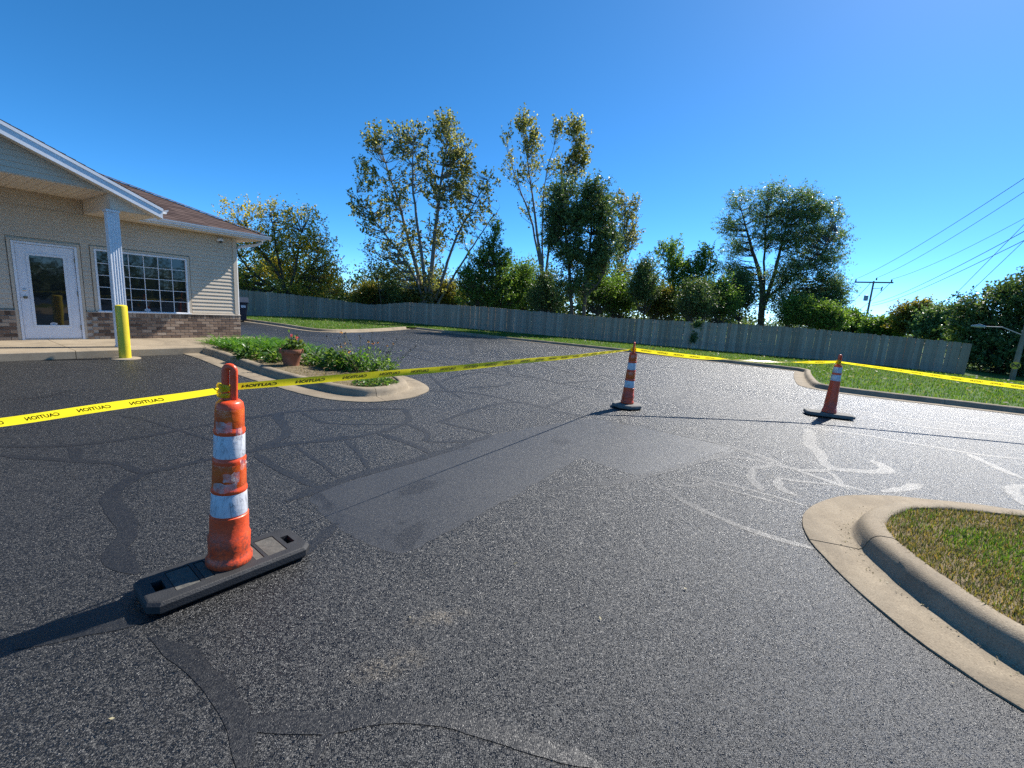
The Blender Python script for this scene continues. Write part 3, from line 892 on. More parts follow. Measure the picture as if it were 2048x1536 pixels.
# wall core behind the cladding
core = MB()
core.box(S0, DOOR[0], .02, .2, -.15, EAVE); core.box(DOOR[0], DOOR[1], .02, .2, DOOR[2], EAVE)
core.box(DOOR[1], WIN[0], .02, .2, -.15, EAVE); core.box(WIN[0], WIN[1], .02, .2, -.15, WIN[2]); core.box(WIN[0], WIN[1], .02, .2, WIN[3], EAVE)
core.box(WIN[1], S1 - .02, .02, .2, -.15, EAVE)
core.box(S1 - .2, S1 - .021, .2, DEPTH, -.15, EAVE); core.box(S0, S0 + .2, .2, DEPTH, -.15, EAVE); core.box(S0, S1 - .03, DEPTH - .2, DEPTH, -.15, EAVE - .01)
core.box(-2.70, .70, .02, .2, EAVE + .001, 3.19)
core.build('wall', M['siding'], bld)

# lap siding, one board per course and bay
siding = empty('siding', (0, 0, 0), 0, bld)
LAP = .1015
def board(x0, x1, z, par, y=0.0, h=LAP):
    MB().prism([(y + .004, z + h + .006), (y - .003, z + h), (y - .021, z + .010), (y - .020, z), (y + .004, z)], 'x', x0, x1).build('siding_board', M['siding'], par)
z = BR_H + .045
while z < EAVE - .02:
    h = min(LAP, EAVE - z - .004)
    blocks = []
    if z < DOOR[2] + .06: blocks.append((DOOR[0] - .07, DOOR[1] + .07))
    if z < WIN[3] + .07: blocks.append((WIN[0] - .075, WIN[1] + .075))
    x = S0
    for a, b in blocks + [(S1 - .062, S1)]:
        if a > x: board(x, a, z, siding, 0, h)
        x = b
    z += LAP
for zz_ in (EAVE - .004, EAVE - .004 + LAP, EAVE - .004 + 2 * LAP):
    board(-2.69, .695, zz_, siding, 0, LAP - .002)
# side wall boards
z = BR_H + .045
side_cladding = MB()
while z < EAVE - .02:
    h = min(LAP, EAVE - z - .004)
    side_cladding.prism([(S1 - .03, z + h + .006), (S1 + .004, z + h), (S1 + .021, z + .004), (S1 + .02, z), (S1 - .03, z)], 'y', .06, DEPTH)
    z += LAP
side_cladding.build('side_siding', M['siding'], bld)
MB().prism([(S1 - .065, -.032), (S1 + .032, -.032), (S1 + .032, .065), (S1 + .022, .065), (S1 + .022, -.012), (S1 - .065, -.012)], 'z', BR_H + .03, EAVE).build('corner_trim', M['siding'], bld)
MB().box(DOOR[1] + .075, S1 - .066, -.026, .0, BR_H + .012, BR_H + .043).build('starter_strip', M['siding'], bld)

# brick base: mortar bed, running courses, soldier course
base = empty('brick_base', (0, 0, 0), 0, bld)
bed = MB()
bed.box(S0, DOOR[0] - .055, -.038, .02, -.15, BR_H - .012); bed.box(DOOR[1] + .055, S1 + .055, -.038, .02, -.15, BR_H - .012)
bed.box(S1, S1 + .045, .02, DEPTH, -.15, BR_H - .012)
bed.build('mortar', M['mortar'], base)
def brick_mesh(l, h, name):
    mb = MB(); b = .004
    mb.prism([(-l / 2 + b, 0), (l / 2 - b, 0), (l / 2, b), (l / 2, h - b), (l / 2 - b, h), (-l / 2 + b, h), (-l / 2, h - b), (-l / 2, b)], 'y', -.055, -.03)
    me = mb.mesh(name); me.materials.append(M['brick']); return me
full, half, sold = brick_mesh(.196, .064, 'brick'), brick_mesh(.094, .064, 'brick_half'), brick_mesh(.064, .100, 'brick_soldier')
def put(me, x, z, par=base, y=0.0, rz=0.0):
    o = bpy.data.objects.new('brick', me); COL.objects.link(o); o.parent = par
    o.location = (x, y - RNG.uniform(0, .004), z); o.rotation_euler = (0, 0, rz + RNG.normal(0, .004))
for (xa, xb) in ((-1.75, DOOR[0] - .06), (DOOR[1] + .06, S1 + .055)):
    nrow = 7
    for r in range(nrow):
        zr = .004 + r * .0755
        x = xb - (.098 if r % 2 else .049)
        if r % 2 == 0: put(half, xb - .047, zr); x = xb - .104 - .098
        else: x = xb - .098
        while x > xa + .05:
            if x - .098 >= xa - .01: put(full, x, zr)
            else: put(half, xa + .047, zr)
            x -= .206
    x = xb - .034
    while x > xa + .02:
        put(sold, x, .534); x -= .0745
# brick further along the wall, out of the picture: one piece of real brickwork
more = MB()
for r in range(7):
    x = -1.86 - (.1 if r % 2 else 0)
    while x > S0 + .2:
        more.box(x - .196, x, -.055, -.03, .004 + r * .0755, .068 + r * .0755); x -= .206
    y = .06 + (.1 if r % 2 else 0)
    while y < DEPTH - .2:
        more.box(S1 + .03, S1 + .058, y, y + .196, .004 + r * .0755, .068 + r * .0755); y += .206
tag(more.build('brickwork', M['brick'], base), kind='stuff')
MB().prism([(-.072, BR_H - .008), (-.075, BR_H + .006), (.0, BR_H + .022), (.0, BR_H - .008)], 'x', DOOR[1] + .06, S1 + .07).build('brick_ledge', M['mortar'], base)
MB().prism([(-.072, BR_H - .008), (-.075, BR_H + .006), (.0, BR_H + .022), (.0, BR_H - .008)], 'x', S0, DOOR[0] - .06).build('brick_ledge', M['mortar'], base)

# door
door = empty('door', (0, 0, 0), 0, bld)
d0, d1, dh = DOOR
fr = MB()
fr.box(d0, d0 + .045, -.045, .06, 0, dh); fr.box(d1 - .045, d1, -.045, .06, 0, dh); fr.box(d0 + .045, d1 - .045, -.045, .06, dh - .045, dh)
fr.build('door_frame', M['white_vinyl'], door, bevel=.004)
tr = MB()
tr.box(d0 - .055, d0 - .002, -.030, .01, .0, dh + .05); tr.box(d1 + .002, d1 + .055, -.030, .01, .0, dh + .05); tr.box(d0 - .002, d1 + .002, -.030, .01, dh + .003, dh + .05)
tr.build('door_casing', M['siding'], door, bevel=.004)
MB().box(d0 + .045, d1 - .045, -.03, .06, -.0, .022).build('threshold', M['steel'], door)
lx0, lx1 = d0 + .052, d1 - .052
gx0, gx1, gz0, gz1 = lx0 + .165, lx1 - .165, .30, 1.86
lf = MB()
lf.box(lx0, gx0, -.018, .024, .03, dh - .052); lf.box(gx1, lx1, -.018, .024, .03, dh - .052)
lf.box(gx0, gx1, -.018, .024, .03, gz0); lf.box(gx0, gx1, -.018, .024, gz1, dh - .052)
lf.build('door_leaf', M['white_paint'], door)
bd = MB()
for (a, b, c, d) in ((gx0 - .02, gx0 + .028, gz0 - .02, gz1 + .02), (gx1 - .028, gx1 + .02, gz0 - .02, gz1 + .02), (gx0 + .028, gx1 - .028, gz0 - .02, gz0 + .028), (gx0 + .028, gx1 - .028, gz1 - .028, gz1 + .02)):
    bd.box(a, b, -.030, -.0185, c, d)
bd.build('glass_bead', M['white_vinyl'], door, bevel=.004)
MB().box(gx0, gx1, -.006, .0, gz0, gz1).build('door_glass', M['glass'], door)
def disc_y(mb, x, z, prof, seg=16, sz=1.0, sxx=1.0):
    """lathe about the y axis"""
    n = len(prof); V = []; Fs = []
    for r, y in prof:
        for k in range(seg):
            a = 2 * math.pi * k / seg
            V.append((x + r * math.cos(a) * sxx, y, z + r * math.sin(a) * sz))
    for i in range(n - 1):
        for k in range(seg): Fs.append((i * seg + k, i * seg + (k + 1) % seg, (i + 1) * seg + (k + 1) % seg, (i + 1) * seg + k))
    Fs.append(tuple(range(seg))); Fs.append(tuple((n - 1) * seg + k for k in range(seg)))
    return mb.add(V, Fs)
disc_y(MB(), lx0 + .07, .93, [(.032, -.018), (.033, -.026), (.014, -.030), (.013, -.048), (.027, -.056), (.031, -.072), (.022, -.086), (.006, -.088)]).build('door_knob', M['brass'], door, smooth=True)
disc_y(MB(), lx0 + .07, 1.09, [(.031, -.018), (.032, -.028), (.024, -.034), (.010, -.036)]).build('deadbolt', M['steel'], door, smooth=True)
for hz in (.28, 1.05, 1.80):
    mb = MB(); mb.box(lx1 - .008, lx1 + .012, -.030, -.018, hz - .05, hz + .05); mb.lathe([(.008, -.055), (.008, .055)], 8, (lx1 + .002, -.034, hz)); mb.build('hinge', M['brass'], door)
def sticker(x, z, rx, rz, y, par):
    st = disc_y(MB(), x, z, [(rx, y), (rx, y - .0015)], 24, rz / rx).build('sticker', M['sticker'], par)
    for k, w in ((-.33, .55), (0, .75), (.33, .6)):
        MB().box(x - rx * w, x + rx * w, y - .003, y - .0018, z + k * rz - .0045, z + k * rz + .0045).build('sticker_print', M['sticker_ink'], par)
sticker((gx0 + gx1) / 2 + .01, gz0 + .055, .058, .030, -.0065, door)

# window with a grid of panes
win = empty('window', (0, 0, 0), 0, bld)
w0, w1, wz0, wz1 = WIN
fr = MB()
fr.box(w0, w0 + .04, -.04, .06, wz0, wz1); fr.box(w1 - .04, w1, -.04, .06, wz0, wz1); fr.box(w0 + .04, w1 - .04, -.04, .06, wz1 - .04, wz1); fr.box(w0 + .04, w1 - .04, -.04, .06, wz0, wz0 + .045)
fr.build('window_frame', M['white_vinyl'], win, bevel=.004)
tr = MB()
tr.box(w0 - .06, w0 - .002, -.032, .01, wz0 + .02, wz1 + .055); tr.box(w1 + .002, w1 + .06, -.032, .01, wz0 + .02, wz1 + .055); tr.box(w0 - .002, w1 + .002, -.032, .01, wz1 + .003, wz1 + .055)
tr.build('window_casing', M['siding'], win, bevel=.004)
MB().box(w0 - .03, w1 + .03, -.085, -.0405, wz0 + .004, wz0 + .03).build('window_sill', M['white_vinyl'], win, bevel=.003)
cols = np.linspace(w0 + .04, w1 - .04, 7); rows = np.linspace(wz0 + .045, wz1 - .04, 6)
for x in cols[1:-1]:
    MB().box(x - .0065, x + .0065, -.012, .004, rows[0], rows[-1]).build('muntin', M['white_vinyl'], win)
for z in rows[1:-1]:
    for i in range(6):
        MB().box(cols[i] + (0.0067 if i else 0), cols[i + 1] - (0.0067 if i < 5 else 0), -.011, .004, z - .0065, z + .0065).build('muntin', M['white_vinyl'], win)
for i in range(6):
    for j in range(5):
        p = MB().box(-(cols[1] - cols[0]) / 2, (cols[1] - cols[0]) / 2, -.002, .002, -(rows[1] - rows[0]) / 2, (rows[1] - rows[0]) / 2).build('pane', M['glass'], win)
        p.location = ((cols[i] + cols[i + 1]) / 2, .006, (rows[j] + rows[j + 1]) / 2)
        p.rotation_euler = (RNG.normal(0, .003), 0, RNG.normal(0, .003))
sticker(1.75, wz0 + .085, .062, .034, -.013, win)
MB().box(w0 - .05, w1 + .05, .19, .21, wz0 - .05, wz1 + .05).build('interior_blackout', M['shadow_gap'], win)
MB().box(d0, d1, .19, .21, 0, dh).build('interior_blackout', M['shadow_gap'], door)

# ---- roof
OV, PIT = .60, .417
RZ0 = EAVE + .12
roof = empty('roof', (0, 0, 0), 0, bld)
half = (DEPTH + 2 * OV) / 2
def courses(mb, e0, e1, up0, up1, n_course, tab=.32, th=.012):
    """shingle tabs course by course on the slope e0-e1 (eave) to up0-up1 (ridge)"""
    e0, e1, up0, up1 = [np.array(p, float) for p in (e0, e1, up0, up1)]
    nrm = np.cross(e1 - e0, up0 - e0); nrm /= np.linalg.norm(nrm)
    if nrm[2] < 0: nrm = -nrm
    for c in range(n_course):
        ta, tb = c / n_course, min((c + 1.12) / n_course, 1)
        A0, A1 = e0 + (up0 - e0) * ta, e1 + (up1 - e1) * ta
        B0, B1 = e0 + (up0 - e0) * tb, e1 + (up1 - e1) * tb
        L = np.linalg.norm(A1 - A0)
        k = max(1, int(L / tab))
        cuts = np.r_[0, (np.arange(1, k) + (.5 if c % 2 else 0) * .9 - .3 + RNG.uniform(-.08, .08, k - 1)) / k, 1]
        for a, b in zip(cuts[:-1], cuts[1:]):
            lift = th * RNG.uniform(.75, 1.35)
            p0, p1 = A0 + (A1 - A0) * a, A0 + (A1 - A0) * b
            q0, q1 = B0 + (B1 - B0) * a, B0 + (B1 - B0) * b
            mb.add([p0, p1, q1 + nrm * .001, q0 + nrm * .001, p0 + nrm * lift, p1 + nrm * lift, q1 + nrm * .004, q0 + nrm * .004], [(4, 5, 6, 7), (0, 1, 5, 4), (1, 2, 6, 5), (3, 0, 4, 7)])
rh = RZ0 + PIT * half
x0e, x1e = S0 - OV, S1 + OV
E = [(x0e, -OV, RZ0), (x1e, -OV, RZ0), (x1e, DEPTH + OV, RZ0), (x0e, DEPTH + OV, RZ0)]
r0, r1 = (x0e + half, -OV + half, rh), (x1e - half, -OV + half, rh)
hipz = lambda y: RZ0 + PIT * (y + OV)
LX, RX = -2.72, .71
yr = -OV + (x1e - RX)
deck = MB()
deck.add([E[0], (LX, -OV, RZ0), (LX, r0[1], rh), r0], [(0, 1, 2, 3)])
deck.add([(LX, .0, hipz(0)), (RX, .0, hipz(0)), (RX, yr, hipz(yr)), r1, (LX, r1[1], rh)], [(0, 1, 2, 3, 4)])
deck.add([(RX, -OV, RZ0), E[1], (RX, yr, hipz(yr))], [(0, 1, 2)])
deck.add([E[1], E[2], r1], [(0, 1, 2)]); deck.add([E[2], E[3], r0, r1], [(0, 1, 2, 3)]); deck.add([E[3], E[0], r0], [(0, 1, 2)])
deck.build('roof_deck', M['shadow_gap'], roof)
lift = np.array((0, 0, .006))
def slope(e0, e1, u0, u1, n):
    sh = MB(); courses(sh, *[np.array(q) + lift for q in (e0, e1, u0, u1)], n)
    tag(sh.build('shingles', M['shingle'], roof), kind='stuff')
slope((RX, -OV, RZ0), E[1], (RX, yr, hipz(yr)), (RX, yr, hipz(yr)), 28)
slope(E[0], (LX, -OV, RZ0), r0, (LX, r0[1], rh), 38)
slope((LX, .0, hipz(0)), (r1[0], .0, hipz(0)), (LX, r0[1], rh), r1, 33)
slope(E[1], E[2], r1, r1, 38)
cap = MB()
a, b = np.array(E[1]), np.array(r1)
for k in range(30):
    p, q = a + (b - a) * k / 30, a + (b - a) * (k + 1.15) / 30
    cap.add([p + (-.09, -.0, .012 + .03), p + (0, 0, .045), p + (0.0, .09, .012 + .03), q + (-.09, 0, .05), q + (0, 0, .052), q + (0, .09, .05)], [(0, 1, 4, 3), (1, 2, 5, 4)])
tag(cap.build('hip_cap', M['shingle'], roof), kind='stuff')
# soffit, fascia, gutter
sf = MB(); sf.box(S0 - OV, -2.71, -OV + .02, -.001, EAVE - .004, EAVE + .008); sf.box(.71, x1e - .02, -OV + .02, -.001, EAVE - .004, EAVE + .008); sf.box(S1 + .001, x1e - .02, .0, DEPTH + OV, EAVE - .004, EAVE + .008)
sf.build('soffit', M['soffit'], roof)
for bx_ in ((1.40, x1e, -OV, -OV + .018), (x1e - .018, x1e, -OV + .019, DEPTH + OV), (S0 - OV, -3.4, -OV, -OV + .018)):
    MB().box(*bx_, EAVE - .012, RZ0 - .004).build('fascia', M['white_vinyl'], roof)
def gutter_prof(y, z):     # K style, y is the fascia face, trough towards -y
    return [(y, z), (y, z - .10), (y - .055, z - .10), (y - .075, z - .085), (y - .085, z - .045), (y - .105, z - .03), (y - .11, z), (y - .104, z), (y - .10, z - .024), (y - .08, z - .038), (y - .07, z - .08), (y - .052, z - .093), (y - .006, z - .093), (y - .006, z)]
MB().prism(gutter_prof(-OV - .002, RZ0 - .002), 'x', 1.50, x1e + .11).build('gutter', M['gutter'], roof)
MB().prism([(-p + (2 * 0), q) for p, q in [(y_ + 0, z_) for y_, z_ in gutter_prof(-(x1e + .002), RZ0 - .002)]], 'y', -OV - .0, DEPTH + OV).build('gutter', M['gutter'], roof)
dp = MB(); dp.tube([(x1e + .05, -OV + .35, RZ0 - .10), (x1e + .05, -OV + .36, RZ0 - .17), (x1e - .08, -OV + .40, RZ0 - .25), (S1 + .14, -OV + .66, RZ0 - .36), (S1 + .075, -OV + .72, RZ0 - .45), (S1 + .075, -OV + .72, .0)], .04, 8)
dp.build('downspout', M['gutter'], roof)

# ---- porch gable
porch = empty('porch', (0, 0, 0), 0, bld)
PC, PE, PN = -1.0, 1.50, 2.22           # ridge position, eave edge, front of the roof
PZE = 3.02                              # top of the roof edge at the eave
PP = .435
PR = PZE + PP * (PE - PC)
BACK = 3.2
for sgn in (1, -1):
    e = PC + sgn * (PE - PC)
    mb = MB(); mb.add([(e, -PN, PZE), (PC, -PN, PR), (PC, BACK, PR), (e, BACK, PZE), (e, -PN, PZE - .03), (PC, -PN, PR - .03), (PC, BACK, PR - .03), (e, BACK, PZE - .03)],
        [(0, 1, 2, 3), (7, 6, 5, 4), (0, 4, 5, 1), (3, 2, 6, 7), (0, 3, 7, 4)])
    mb.build('porch_roof_deck', M['shadow_gap'], porch)
    sh = MB(); courses(sh, (e, -PN - .012, PZE + .006), (e, BACK, PZE + .006), (PC, -PN - .012, PR + .006), (PC, BACK, PR + .006), 19)
    tag(sh.build('porch_shingles', M['shingle'], porch), kind='stuff')
    # rake board and its trim
    mb = MB(); mb.prism([(e, PZE - .032), (PC, PR - .032), (PC, PR - .225), (e, PZE - .215)], 'y', -PN - .0, -PN + .022); mb.build('rake_board', M['white_vinyl'], porch)
    mb = MB(); mb.prism([(e + sgn * .012, PZE - .008), (PC, PR - .004), (PC, PR - .065), (e + sgn * .012, PZE - .07)], 'y', -PN - .014, -PN - .001); mb.build('rake_trim', M['white_vinyl'], porch)
    mb = MB(); mb.prism([(e, PZE - .200), (PC, PR - .205), (PC, PR - .217), (e, PZE - .212)], 'y', -PN + .0225, -1.93); mb.build('rake_soffit', M['soffit'], porch)
    MB().box(min(e - sgn * .02, e), max(e - sgn * .02, e), -PN + .023, -.62, PZE - .17, PZE - .035).build('porch_fascia', M['white_vinyl'], porch)
    g = gutter_prof(0, PZE - .006)
    MB().prism([(e + sgn * (.002 - p), q) for p, q in g], 'y', -PN + .005, -OV - .12).build('porch_gutter', M['gutter'], porch)
    # beam box between wall and post
    a, b = sorted((PC + sgn * 1.70, e - sgn * .03))
    inner_x = PC + sgn * 1.70
    mb = MB(); mb.prism([(inner_x, 2.86), (e - sgn * .08, 2.86), (inner_x, 2.86 + PP * (abs(e - inner_x) - .08) * .97)], 'y', -1.95, -1.935); mb.build('eave_return', M['soffit'], porch)
    mb = MB(); mb.box(*sorted((inner_x, inner_x + sgn * .02)), -1.934, -.003, 2.861, 3.17); mb.build('porch_beam', M['soffit'], porch)
    mb = MB(); mb.box(*sorted((inner_x + sgn * .021, e - sgn * .02)), -1.934, -.61, 2.850, 2.862); mb.build('porch_soffit', M['soffit'], porch)
MB().box(PC - 1.70, PC + 1.70, -1.94, -.003, 3.17, 3.185).build('porch_ceiling', M['soffit'], porch)
lines = MB()
for k in range(24):
    x = PC - 1.66 + k * .145
    lines.box(x, x + .006, -1.93, -.005, 3.1665, 3.1698)
lines.build('ceiling_seams', M['siding'], porch)
# gable siding boards
z = 3.186; k = 0
while z < PR - .35:
    hw = (PR - .22 - (z + .0)) / PP
    hw = min(hw, 1.75)
    mb = MB(); hw2 = max(.05, (PR - .22 - (z + LAP)) / PP); hw2 = min(hw2, 1.75)
    y = -1.95
    mb.add([(PC - hw, y - .02, z), (PC + hw, y - .02, z), (PC + hw2, y - .004, z + LAP), (PC - hw2, y - .004, z + LAP), (PC - hw, y + .01, z), (PC + hw, y + .01, z)], [(0, 1, 2, 3), (4, 5, 1, 0)])
    mb.build('gable_board', M['siding'], porch)
    z += LAP
MB().prism([(PC - 2.2, 3.187), (PC + 2.2, 3.187), (PC, PR - .22)], 'y', -1.935, -1.90).build('gable_wall', M['siding'], porch)
# posts: fluted vinyl wrap
for px_ in (.735, -2.735):
    post = MB(); hw = .098
    prof = []
    def side_pts(n, a, b):
        out = []
        for i in range(n):
            t0, t1 = i / n, (i + 1) / n
            out += [(a + (b - a) * (t0 + .10 / n), 0), (a + (b - a) * (t0 + .28 / n), .009), (a + (b - a) * (t0 + .72 / n), .009), (a + (b - a) * (t0 + .90 / n), 0)]
        return out
    ring = []
    for k_ in range(4):
        ang = k_ * math.pi / 2
        for p, d in [(-hw, 0)] + side_pts(4, -hw * .86, hw * .86):
            x, y = p, -(hw - d)
            ring.append((x * math.cos(ang) - y * math.sin(ang), x * math.sin(ang) + y * math.cos(ang)))
    post.prism([(px_ + a, -1.85 + b) for a, b in ring], 'z', .03, 2.80)
    post.build('porch_post', M['white_vinyl'], porch)
    MB().box(px_ - .115, px_ + .115, -1.965, -1.735, 2.80, 2.849).build('post_cap', M['white_vinyl'], porch, bevel=.006)
    MB().box(px_ - .11, px_ + .11, -1.96, -1.74, .0, .03).build('post_base', M['white_vinyl'], porch, bevel=.004)

# security camera under the eave
cm = empty('security_camera', (0, 0, 0)); cm.matrix_world = Matrix.Translation((BP[0], BP[1], BZ)) @ Matrix.Rotation(BROT, 4, 'Z')
tag(cm, 'small white dome camera mounted under the eave near the building corner', 'camera')
disc_y(MB(), 3.50, 2.745, [(.085, -.022), (.085, -.075), (.078, -.095), (.055, -.105)], 20, .62).build('housing', M['white_vinyl'], cm, smooth=True)
mb = MB(); mb.lathe([(.055, 0), (.05, -.02), (.035, -.04), (.012, -.05)], 16, (3.505, -.065, 2.715)); mb.build('lens_dome', M['glass'], cm, smooth=True)
MB().box(3.46, 3.54, -.03, -.004, 2.70, 2.79).build('wall_bracket', M['white_vinyl'], cm)

# ================================================================== FENCE
def pr(P):
    q = np.asarray(P, float) - CAM
    c = q @ CF
    return 1024 + F_PX * (q @ CR) / c, 768 + F_PX * (q @ CD) / c
f_top = np.array([(380, 571), (474.6, 578), (565.5, 586.9), (655, 596.6), (704, 604.5), (743, 609.7), (772.5, 608), (811.6, 604.8), (829, 605.3), (936.7, 611.2), (1024.6, 618.2), (1132, 627.4), (1198.4, 633.8), (1364.6, 642), (1598.4, 655), (1750.6, 668.6), (1942.4, 687)])
fence = empty('wooden_fence', (0, 0, 0))
tag(fence, 'long weathered grey wooden privacy fence behind the car park', 'fence')
def picket_mesh(w):
    mb = MB(); t = .009
    mb.prism([(-w / 2, 0), (w / 2, 0), (w / 2, .975), (w / 2 - .028, 1.0), (-w / 2 + .028, 1.0), (-w / 2, .975)], 'y', -t, t)
    me = mb.mesh('picket'); me.materials.append(M['wood_grey']); return me
pick = [picket_mesh(w) for w in (.186, .188, .189, .184)]
knots = [np.array(p, float) for p in ((-22.6, 29.0), (-12.2, 37.1), (23.58, 22.79))]
rails = []
for a, b in zip(knots[:-1], knots[1:]):
    L = np.linalg.norm(b - a); n = int(L / .19)
    d = (b - a) / L; ang = math.atan2(d[1], d[0])
    tops = []
    for i in range(n):
        p = a + d * (i + .5) * L / n
        z0 = float(z_lawn(p[0], p[1])) - .03
        u, _ = pr((p[0], p[1], 1.5))
        v = np.interp(u, f_top[:, 0], f_top[:, 1])
        q = ray(u, v); z1 = EYE + q[2] / math.hypot(q[0], q[1]) * math.hypot(p[0], p[1]) + RNG.normal(0, .018)
        tops.append((p, z0, z1))
        o = bpy.data.objects.new('picket', pick[i % 4]); COL.objects.link(o); o.parent = fence
        o.location = (p[0], p[1], z0); o.scale = (1, 1, z1 - z0)
        o.rotation_euler = (RNG.normal(0, .008), RNG.normal(0, .006), ang + RNG.normal(0, .02))
    nb = np.array([-d[1], d[0]])
    for fr_ in (.15, .5, .86):
        mb = MB(); mb.tube([(*(p + nb * .035), z0 + (z1 - z0) * fr_) for p, z0, z1 in tops[::8] + tops[-1:]], .035, 4); mb.build('rail', M['wood_grey'], fence)
    for p, z0, z1 in tops[6::13]:
        c = p + nb * .11
        MB().box(c[0] - .045, c[0] + .045, c[1] - .045, c[1] + .045, z0 - .2, z1 - .08).build('post', M['wood_grey'], fence)

# ================================================================== TREES
def leaf_quads(C, size, aspect=.62, droop=0.0):
    n = len(C)
    u = RNG.normal(size=(n, 3)); u[:, 2] = u[:, 2] * .8 - droop
    u /= np.linalg.norm(u, axis=1)[:, None]
    w = RNG.normal(size=(n, 3)); v = np.cross(u, w); v /= np.linalg.norm(v, axis=1)[:, None] + 1e-9
    s = size * RNG.uniform(.6, 1.35, n)
    U = u * s[:, None] * .5; Vv = v * (s * aspect)[:, None] * .5
    return np.stack([C - U, C + Vv - U * .1, C + U, C - Vv - U * .1], 1).reshape(-1, 3)

def px_scale(P):
    return ((P - CAM) @ CF) / F_PX

def tree(name, label, d, stems, clumps, leaf, bark='bark', size=.2, total=20000, cluster=34, spread=.30, droop=0.0, group=None, cat='tree', depth=1.0, aspect=.62, twig=.022):
    base = far(stems[0][0][0], stems[0][0][1], d)
    gzb = float(gz(base[0], base[1]))
    root = empty(name, (base[0], base[1], gzb))
    tag(root, label, cat, group)
    off = np.array([base[0], base[1], gzb])
    wood = MB(); nodes = []
    view = np.array([base[0], base[1]]) / math.hypot(base[0], base[1])
    for si, st in enumerate(stems):
        dd = 0.0 if si == 0 else RNG.uniform(-.5, .5)
        pts = []
        for k, (u, v, r) in enumerate(st):
            P = far(u, v, d + dd * k * depth * .8)
            if k == 0 and v >= 630: P[2] = gzb - .15
            pts.append(P)
        pts = catmull(pts, 4)
        rad = .78 * np.interp(np.linspace(0, len(st) - 1, len(pts)), np.arange(len(st)), [s[2] for s in st])
        pts = pts + RNG.normal(0, .03, pts.shape) * np.minimum(1, np.arange(len(pts)) / 3)[:, None]
        if si == 0: rad[0] *= 1.3
        wood.tube(pts - off, rad, 7)
        nodes += [(p, r) for p, r in zip(pts, rad)][1:]
    NP = np.array([p for p, _ in nodes]); NR = np.array([r for _, r in nodes])
    wsum = sum(c[2] * c[3] * (c[4] if len(c) > 4 else 1) for c in clumps)
    LC = []
    for c in clumps:
        u, v, ru, rv = c[:4]; dens = c[4] if len(c) > 4 else 1
        cen = far(u, v, d + RNG.uniform(-.35, .35) * depth * ru * d / F_PX)
        k = px_scale(cen)
        n = int(total * ru * rv * dens / wsum)
        per = max(7, cluster // 2)
        m = max(2, n // per)
        q = RNG.normal(size=(m, 3)); q /= np.linalg.norm(q, axis=1)[:, None]
        q *= (RNG.uniform(0, 1, m) ** (1 / 2.1))[:, None]
        rd = .5 * (ru + rv) * k * depth
        right = np.array([view[1], -view[0], 0]); fwd = np.array([view[0], view[1], 0])
        sub = cen + q[:, :1] * ru * k * right + q[:, 1:2] * rd * fwd + q[:, 2:] * np.array([0, 0, rv * k])
        sub = sub[sub[:, 2] > gzb + .25]
        for s_ in sub:
            dist = np.linalg.norm(NP - s_, axis=1) + 1.6 * np.maximum(0, NP[:, 2] - s_[2] + .3)
            j = int(np.argmin(dist)); A = NP[j]
            away = s_ - A; al = np.linalg.norm(away)
            dirn = away / (al + 1e-6) * .55 + RNG.normal(0, .32, 3) + np.array([0, 0, .55 - 1.5 * droop])
            dirn /= np.linalg.norm(dirn)
            ln = spread * RNG.uniform(1.6, 3.4)
            tip = s_ + dirn * ln
            if RNG.uniform() < .55 and al > .3:
                mid = A * .5 + s_ * .5 + np.array([0, 0, -.05 * al]) + RNG.normal(0, .06, 3)
                r0 = min(NR[j] * .6, twig * (1 + .22 * al))
                wood.tube(np.array([A, mid, s_, tip]) - off, [r0, r0 * .7, r0 * .45, r0 * .12], 3)
            nl = int(per * RNG.uniform(.5, 1.5))
            tt = RNG.uniform(0, 1.05, nl)[:, None]
            L = s_ + dirn * ln * tt + RNG.normal(size=(nl, 3)) * spread * .30 * (1.15 - .6 * tt) + np.array([0, 0, -1]) * (tt ** 2) * ln * .25 * droop
            LC.append(L)
    LC = np.vstack(LC)
    LC = LC[LC[:, 2] > gzb + .1]
    V = leaf_quads(LC, size, aspect, droop) - off
    wood.build('trunk', M[bark], root, smooth=True, sharp=60)
    o = link('crown', np_mesh('crown', V, np.arange(len(V)).reshape(-1, 4)), M[leaf], root)
    return root

